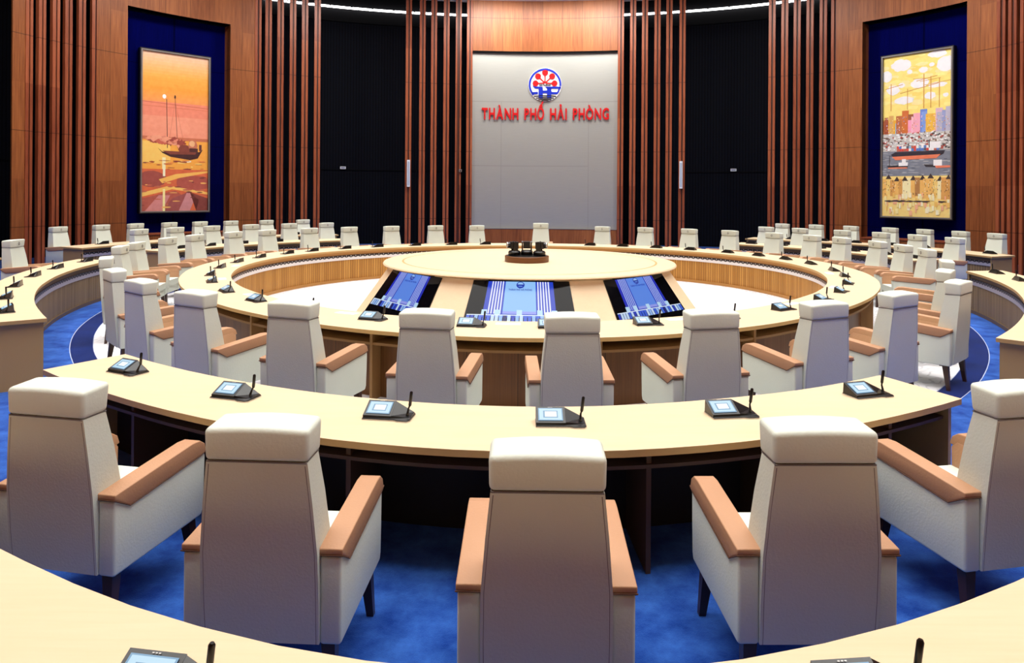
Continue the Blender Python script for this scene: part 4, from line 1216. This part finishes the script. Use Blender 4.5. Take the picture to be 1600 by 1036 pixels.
# ------------------------------------------------------------------ armchair
def build_chair(label):
    t = thing('armchair', label, 'chair')
    # back: tapered, leaning a little
    bm = bmesh.new()
    lev = [(.27, .238, -.30, -.08), (.45, .240, -.315, -.11), (.64, .238, -.328, -.145), (.84, .222, -.34, -.175), (1.012, .204, -.35, -.21)]
    rings = []
    for z, hw, yr, yf in lev:
        rings.append([bm.verts.new(p) for p in ((-hw, yr, z), (hw, yr, z), (hw - .004, yf, z), (-hw + .004, yf, z))])
    bm.faces.new(rings[0][::-1])
    bm.faces.new(rings[-1])
    for a, b in zip(rings, rings[1:]):
        for k in range(4):
            bm.faces.new([a[k], a[(k + 1) % 4], b[(k + 1) % 4], b[k]])
    es = [e for e in bm.edges if e.calc_face_angle(0) > math.radians(40)]
    bmesh.ops.bevel(bm, geom=es, offset=.022, segments=3, profile=.5, affect='EDGES')
    back = finish('backrest', bm, M['white'], t, 50)
    for s in (-1, 1):
        bm = bmesh.new()
        tube(bm, [(s * (hw - .012), yr + .0015, z) for z, hw, yr, yf in lev[:1] + lev[1:-1] + [(1.0, .206, -.35, 0)]], .002, 6)
        finish('seam', bm, M['seam'], back)
    # head cushion
    bm = bmesh.new()
    hexa(bm, [(-.209, -.358, 1.014), (.209, -.358, 1.014), (.209, -.205, 1.014), (-.209, -.205, 1.014), (-.211, -.362, 1.142), (.211, -.362, 1.142), (.211, -.19, 1.152), (-.211, -.19, 1.152)])
    bmesh.ops.subdivide_edges(bm, edges=[e for e in bm.edges if abs(e.verts[0].co.x - e.verts[1].co.x) > .3], cuts=5)
    for v in bm.verts:
        if v.co.z > 1.08:
            v.co.z += .012 * math.cos(v.co.x / .212 * PI / 2) * .6
        if v.co.y > -.25:
            v.co.y += .014 * math.cos(v.co.x / .222 * PI / 2)
    es = [e for e in bm.edges if e.calc_face_angle(0) > math.radians(40)]
    bmesh.ops.bevel(bm, geom=es, offset=.022, segments=5, profile=.5, affect='EDGES')
    head = finish('headrest', bm, M['white'], t, 60)
    bm = bmesh.new()
    tube(bm, [(-.2, -.352, 1.013), (.2, -.352, 1.013), (.2, -.208, 1.013), (-.2, -.208, 1.013), (-.2, -.352, 1.013)], .004, 6)
    finish('seam', bm, M['seam'], head)
    bm = bmesh.new()
    for a_, b_ in (((0, .028), (.02, 0)), ((.02, 0), (0, -.028)), ((0, -.028), (-.02, 0)), ((-.02, 0), (0, .028))):
        tube(bm, [(a_[0], -.174, 1.08 + a_[1]), (b_[0], -.174, 1.08 + b_[1])], .0035, 6)
    finish('stitched_mark', bm, M['seam'], head)
    # seat
    bm = bmesh.new()
    box(bm, -.228, .228, -.13, .375, .385, .49)
    bevel(bm, .035, 4)
    finish('seat', bm, M['white'], t, 50)
    bm = bmesh.new()
    box(bm, -.235, .235, -.28, .35, .265, .40)
    bevel(bm, .012, 2)
    finish('seat_base', bm, M['white'], t, 50)
    for s in (-1, 1):
        bm = bmesh.new()
        pr = [(-.295, .265), (.355, .265), (.372, .30), (.382, .45), (.386, .595), (.372, .638), (.33, .65), (-.295, .62)]
        prism(bm, pr, 'x', s * .237, s * .325)
        bevel(bm, .014, 3, 35)
        finish('side_panel', bm, M['white'], t, 50)
        bm = bmesh.new()
        pr = [(-.297, .628), (-.297, .652), (.0, .675), (.27, .695), (.33, .69), (.372, .662), (.389, .615), (.335, .607), (-.20, .567)]
        prism(bm, pr, 'x', s * .230, s * .331)
        prism(bm, [(-.16, .44), (.372, .44), (.376, .60), (.33, .64), (-.16, .61)], 'x', s * .2285, s * .24)
        bevel(bm, .012, 3, 30)
        ar = finish('armrest', bm, M['tan'], t, 50)
        bm = bmesh.new()
        xo = s * .3315
        tube(bm, [(s * .240, -.2985, .626), (xo, -.2975, .626), (xo, -.20, .566), (xo, .335, .606), (xo, .389, .618)], .0032, 6)
        finish('piping', bm, M['tanseam'], ar)
        for yy, dy in ((-.235, -.035), (.315, .03)):
            bm = bmesh.new()
            x0, x1 = s * .262, s * .282
            a, b = .029, .017
            hexa(bm, [(x1 - b, yy + dy - b, 0), (x1 + b, yy + dy - b, 0), (x1 + b, yy + dy + b, 0), (x1 - b, yy + dy + b, 0),
                      (x0 - a, yy - a, .27), (x0 + a, yy - a, .27), (x0 + a, yy + a, .27), (x0 - a, yy + a, .27)])
            bevel(bm, .004, 2)
            finish('leg', bm, M['legwood'], t, 40)
    return t


def build_unit(label):
    """conference unit: thin plate, wedge with a touchscreen on the left, short stalk microphone on the right"""
    t = thing('conference_microphone', label, 'microphone')
    bm = bmesh.new()
    prism(bm, [(-.142, -.075), (.05, -.075), (.075, -.088), (.135, -.088), (.148, -.07), (.148, .06), (.135, .07), (-.142, .07)], 'z', 0, .012)
    bevel(bm, .003, 2)
    pl = finish('base_plate', bm, M['blackp'], t, 40)
    bm = bmesh.new()
    prism(bm, [(-.1435, -.0765), (.05, -.0765), (.075, -.0895), (.136, -.0895), (.1495, -.07), (.1495, .061), (.136, .0715), (-.1435, .0715)], 'z', .002, .006)
    finish('chrome_line', bm, M['chrome'], pl)
    bm = bmesh.new()
    hexa(bm, [(-.142, -.06, .012), (.03, -.06, .012), (.03, .065, .012), (-.142, .065, .012), (-.142, -.058, .024), (.03, -.058, .024), (.03, .06, .08), (-.142, .06, .08)])
    hexa(bm, [(.03, -.055, .012), (.145, -.05, .012), (.145, .06, .012), (.03, .065, .012), (.03, -.052, .024), (.145, -.045, .014), (.145, .045, .022), (.03, .058, .078)])
    bevel(bm, .004, 2)
    body = finish('wedge_body', bm, M['blackp'], t, 40)
    q = lambda u, v, d: Vector((-.138 + .164 * u, .057 - .112 * v, .0805 - .0535 * v + d))
    bm = bmesh.new()
    mats = [M['scrd'], M['scr'], M['scrw']]
    for i, (mi, o_) in enumerate([(0, rect(.06, .94, .10, .92)), (1, rect(.10, .90, .14, .86)), (0, rect(.24, .76, .28, .74)), (2, rect(.30, .72, .33, .68))]):
        f = bm.faces.new([bm.verts.new(q(u, v, .0015 + .0003 * i)) for u, v in o_][::-1])
        f.material_index = mi
    o = finish('touchscreen', bm, mats, body)
    bm = bmesh.new()
    for k in range(3):
        f = bm.faces.new([bm.verts.new(q(u, v, .001)) for u, v in rect(.42 + .06 * k, .46 + .06 * k, .03, .06)][::-1])
    finish('brand_dots', bm, M['framel'], body)
    bm = bmesh.new()
    tube(bm, [(.118, -.01, .012), (.118, -.012, .03), (.122, .002, .06), (.128, .006, .075)], [.011, .008, .0055, .0055], 10)
    stem = finish('stalk', bm, M['blackp'], t, 40)
    bm = bmesh.new()
    tube(bm, [(.127, .006, .068), (.128, .006, .076), (.137, .004, .152), (.138, .004, .158)], [.006, .0095, .0095, .006], 10)
    finish('microphone_head', bm, M['blackp'], stem, 40)
    return t


ORDN = ORD
# places read from the photograph: x, y, turn in degrees, depth and turn bent about the camera
SPOTS = {
 'R1': [[0.46,5.58,1.3],[-0.62,5.7,-8.0],[-1.75,6.1,-18.3],[-2.78,6.62,-28.1],[-3.67,7.38,-37.6],[-4.46,8.31,-47.2],[-5.39,9.73,-60.4],[-6.29,11.65,-77.1],[-6.45,12.42,-83.5],[-6.53,13.66,-93.9],[-6.43,14.56,-101.8],[-6.09,15.66,-112.0],[-5.64,16.49,-120.4],[-4.93,17.38,-130.6],[-4.12,18.07,-140.0],[-3.15,18.65,-149.8],[-2.04,19.09,-160.0],[-0.94,19.34,-169.5],[0.81,19.44,175.9],[2.47,19.19,161.8],[3.56,18.82,152.0],[4.58,18.27,141.9],[5.42,17.62,132.5],[6.18,16.75,122.1],[6.69,15.87,112.8],[6.97,15.09,105.4],[7.15,13.99,95.7],[7.14,13.1,88.1],[6.99,12.13,80.0],[6.03,10.09,62.3],[5.23,8.84,50.6],[4.7,7.76,41.8],[3.56,6.85,30.3],[2.61,6.25,20.9],[1.54,5.78,10.8]],
 'F2': [[-2.16,3.58,-18.4],[-0.99,3.07,-8.6],[0.14,2.81,-1.0],[1.24,3.08,6.8],[2.47,3.67,17.5]],
 'B2L': [[-8.65,16.45,-108.5],[-8.26,17.37,-115.0],[-7.74,18.23,-121.7],[-7.05,19.07,-128.9],[-6.25,19.8,-136.0],[-5.37,20.42,-143.0]],
 'B2R': [[7.13,19.71,134.0],[7.81,19.07,127.9],[8.52,18.17,120.2],[9.03,17.26,113.3],[9.37,16.34,106.8],[9.59,15.33,100.1]],
 'S2L': [[-8.93,12.79,-85.3]],
 'B3L': [[-11.12,17.27,-106.8],[-10.72,18.37,-112.9],[-10.28,19.21,-117.8],[-9.75,20.0,-122.9],[-9.18,20.67,-127.5],[-8.53,21.31,-132.3],[-7.69,21.98,-137.8],[-6.73,22.59,-143.7]],
 'B3R': [[8.5,21.98,136.9],[9.28,21.35,131.6],[9.99,20.64,126.4],[10.67,19.78,120.6],[11.16,18.96,115.5],[11.55,18.08,110.4],[11.83,17.16,105.4]],
 'M1': [[1.41,7.12,11.8],[0.41,6.93,1.0],[-0.4,6.98,-7.5],[-1.46,7.3,-19.1],[-2.34,7.82,-29.4],[-3.13,8.48,-39.7],[-3.81,9.25,-49.7],[-4.43,10.23,-61.0],[-4.82,11.08,-70.1],[-5.11,12.13,-81.1],[-5.19,13.09,-91.0],[-5.11,14.02,-101.0],[-4.84,14.93,-111.4],[-4.5,15.59,-119.6],[-3.94,16.33,-129.8],[-3.29,16.92,-139.5],[-2.44,17.44,-150.2],[-1.55,17.8,-160.3],[-0.69,18.01,-169.5],[2.03,17.88,162.0],[2.83,17.61,153.1],[3.6,17.21,143.7],[4.31,16.67,134.0],[4.98,15.93,122.9],[5.42,15.18,113.1],[5.7,14.37,103.7],[5.82,13.44,93.5],[5.74,12.3,81.6],[5.53,11.47,73.0],[5.12,10.51,62.8],[4.59,9.62,52.8],[4.0,8.87,43.5],[3.19,8.1,32.6],[2.33,7.52,22.2]],
 'M2F': [[-2.84,5.13,-24.9],[-1.8,4.53,-15.9],[-0.73,4.15,-7.4],[0.29,4.05,-0.1],[1.35,4.23,7.8],[2.41,4.67,16.7]],
 'M2L': [[-5.57,7.63,-49.6],[-6.27,8.58,-56.8],[-6.91,9.63,-64.3],[-7.44,10.76,-72.0],[-7.8,11.84,-79.2],[-8.02,13.01,-87.1]],
 'M2R': [[8.47,12.07,79.9],[8.13,11.05,73.1]],
 'PAP': [[-4.44,10.61,-64.6],[-4.98,12.49,-84.9],[-3.39,8.99,-45.1],[-1.83,7.69,-24.1],[-0.03,7.12,-3.7],[1.8,7.45,16.6],[5.48,11.92,77.5],[4.73,10.13,57.8],[3.48,8.57,37.7]],
 'M2FL': [[-7.75,16.08,-108.8],[-7.39,16.91,-115.5],[-6.9,17.7,-122.3],[-6.26,18.47,-129.5],[-5.53,19.13,-136.7],[-4.72,19.68,-143.7]],
 'M2FR': [[6.56,18.91,133.1],[7.16,18.31,126.9],[7.79,17.48,119.2],[8.23,16.63,112.2],[8.53,15.78,105.6],[8.7,14.89,99.0]],
 'M3L': [[-10.23,17.27,-108.8],[-9.8,18.3,-115.0],[-9.35,19.07,-120.1],[-8.8,19.79,-125.2],[-8.23,20.41,-129.9],[-7.59,20.98,-134.7],[-6.78,21.58,-140.3],[-5.85,22.13,-146.2]],
 'M3R': [[8.46,20.92,133.2],[9.14,20.28,128.0],[9.74,19.57,122.7],[10.3,18.72,116.9],[10.69,17.92,111.8],[10.99,17.06,106.7],[11.18,16.16,101.7]],
 'M3F': [[-0.92,1.94,-8.5],[0.97,1.94,5.6]],
}

def nth(i, n=None):
    return ORDN[i]


G1, GF, GM, GB = 'armchairs round the inner ring table', 'armchairs in the foreground', 'armchairs in the middle row', 'armchairs in the back row'
CH = []
for i, s in enumerate(SPOTS['R1']):
    if i == 0:
        lab = 'white armchair seen from behind at the nearest point of the inner ring table'
    elif i == 18:
        lab = 'white head-of-table armchair facing the camera right below the pale name panel'
    elif i <= 17:
        k = 18 - i
        lab = ('white armchair at the inner ring table, %s to the left of its nearest chair' % nth(i)) if i <= 9 else ('white armchair at the inner ring table, %s to the left of the head chair' % nth(k))
    else:
        k = 35 - i
        lab = ('white armchair at the inner ring table, %s to the right of its nearest chair' % nth(k)) if k <= 8 else ('white armchair at the inner ring table, %s to the right of the head chair' % nth(i - 18))
    CH.append((s, lab, G1))
FL = ['white armchair in the foreground at the left edge, turned to the right', 'white armchair in the foreground, second from the left', 'white armchair in the foreground centre, seen straight from behind',
      'white armchair in the foreground, second from the right', 'white armchair in the foreground cut off by the right edge']
for s, lab, q in zip(SPOTS['F2'], FL, ((.05, -11), (.01, -3), (0, -1), (0, 1), (-.02, 11))):
    s = (s[0] + q[0], s[1], q[1])
    CH.append((s, lab, GF))
CH.append((SPOTS['S2L'][0], 'white armchair at the left edge behind the left side table', GM))
for key, txt, g in (('B2L', 'behind the far left middle-row table', GM), ('B2R', 'behind the far right middle-row table', GM), ('B3L', 'in the back row at the left', GB), ('B3R', 'in the back row at the right', GB)):
    for i, s in enumerate(SPOTS[key]):
        CH.append((s, 'white armchair %s, %s from the left' % (txt, nth(i + 1)), g))
proto = None
for s, lab, g in CH:
    z, rz = 0.0, math.radians(s[2])
    if proto is None:
        proto = build_chair(lab)
        proto.location = (s[0], s[1], 0)
        proto.rotation_euler = (0, 0, rz)
        proto['group'] = g
        o = proto
    else:
        o = dup(proto, lab, s[0], s[1], 0, rz, g)
    if 'head-of-table' in lab:                    # the chairman's chair stands taller
        o.scale = (1.05, 1.05, 1.06)

H1, HF, HS, HM, HB = 'microphone units on the inner ring table', 'microphone units on the foreground table', 'microphone units on the side tables', 'microphone units on the middle-row tables', 'microphone units on the back-row tables'
UN = []
m1 = SPOTS['M1']
for i, s in enumerate(m1):
    if i == 1:
        lab = 'microphone unit on the inner ring table right in front of its nearest chair'
    elif i == 0:
        lab = 'microphone unit on the inner ring table, first to the right of its nearest chair'
    elif i <= 10:
        lab = 'microphone unit on the inner ring table, %s leftwards from the nearest chair' % nth(i - 1)
    elif i <= 18:
        lab = 'microphone unit on the far inner ring table, %s to the left of the head chair' % nth(19 - i)
    elif i <= 26:
        lab = 'microphone unit on the far inner ring table, %s to the right of the head chair' % nth(i - 18)
    else:
        lab = 'microphone unit on the inner ring table, %s rightwards from the nearest chair' % nth(35 - i)
    UN.append((s, lab, H1))
for i, s in enumerate(SPOTS['M2F']):
    k = [0, 1, 2, 3, 4, 5][i] + 1
    UN.append((s, 'black touchscreen microphone unit on the foreground table, %s from the left' % nth(k), HF))
UN.append((SPOTS['M3F'][0], 'black microphone unit at the bottom edge, left, only its stalk showing', 'microphone units at the bottom edge'))
UN.append((SPOTS['M3F'][1], 'black microphone unit at the bottom edge, right, only its stalk tip showing', 'microphone units at the bottom edge'))
for key, txt, g in (('M2L', 'on the left side table, %s from its near end', HS), ('M2R', 'on the right side table, %s from its far end', HS), ('M2FL', 'on the far left middle-row table, %s from the left', HM),
                    ('M2FR', 'on the far right middle-row table, %s from the left', HM), ('M3L', 'on the back-row table at the left, %s from the left', HB), ('M3R', 'on the back-row table at the right, %s from the left', HB)):
    for i, s in enumerate(SPOTS[key]):
        UN.append((s, 'black microphone unit ' + txt % nth(i + 1), g))
proto = None
for s, lab, g in UN:
    rz = math.radians(s[2])
    if 'bottom edge' in lab:
        s = (s[0], s[1] - .10, s[2])
    if proto is None:
        proto = build_unit(lab)
        proto.location = (s[0], s[1], .7285)
        proto.rotation_euler = (0, 0, rz)
        proto['group'] = g
    else:
        dup(proto, lab, s[0], s[1], .7285, rz, g)

PL = ['fifth on the left side', 'far left, beside the seventh microphone', 'third on the left side', 'second on the left side', 'in front of the middle screen', 'in front of the right screen', 'topmost on the right side', 'second from the top on the right side', 'third from the top on the right side']
PL = ['left side, second from the top', 'left side, topmost of all', 'left side, third from the top', 'left side, nearest the left screen', 'before the middle screen', 'right side, beside the right screen', 'right side, topmost of all', 'right side, second from the top', 'right side, third from the top']
proto = None
for s, txt in zip(SPOTS['PAP'], PL):
    lab = 'pale paper sheet on the inner ring table, ' + txt
    if proto is None:
        bm = bmesh.new()
        box(bm, -.13, .13, -.055, .055, 0, .0015)  # thin pale oblong laid on the tabletop
        proto = finish('paper_sheet', bm, M['paper'])
        o = proto
    else:
        o = proto.copy()
        C.objects.link(o)
    tag(o, lab, 'paper', 'paper sheets on the inner ring table')
    o.location = (s[0], s[1], .729)
    o.rotation_euler = (0, 0, math.radians(s[2]))
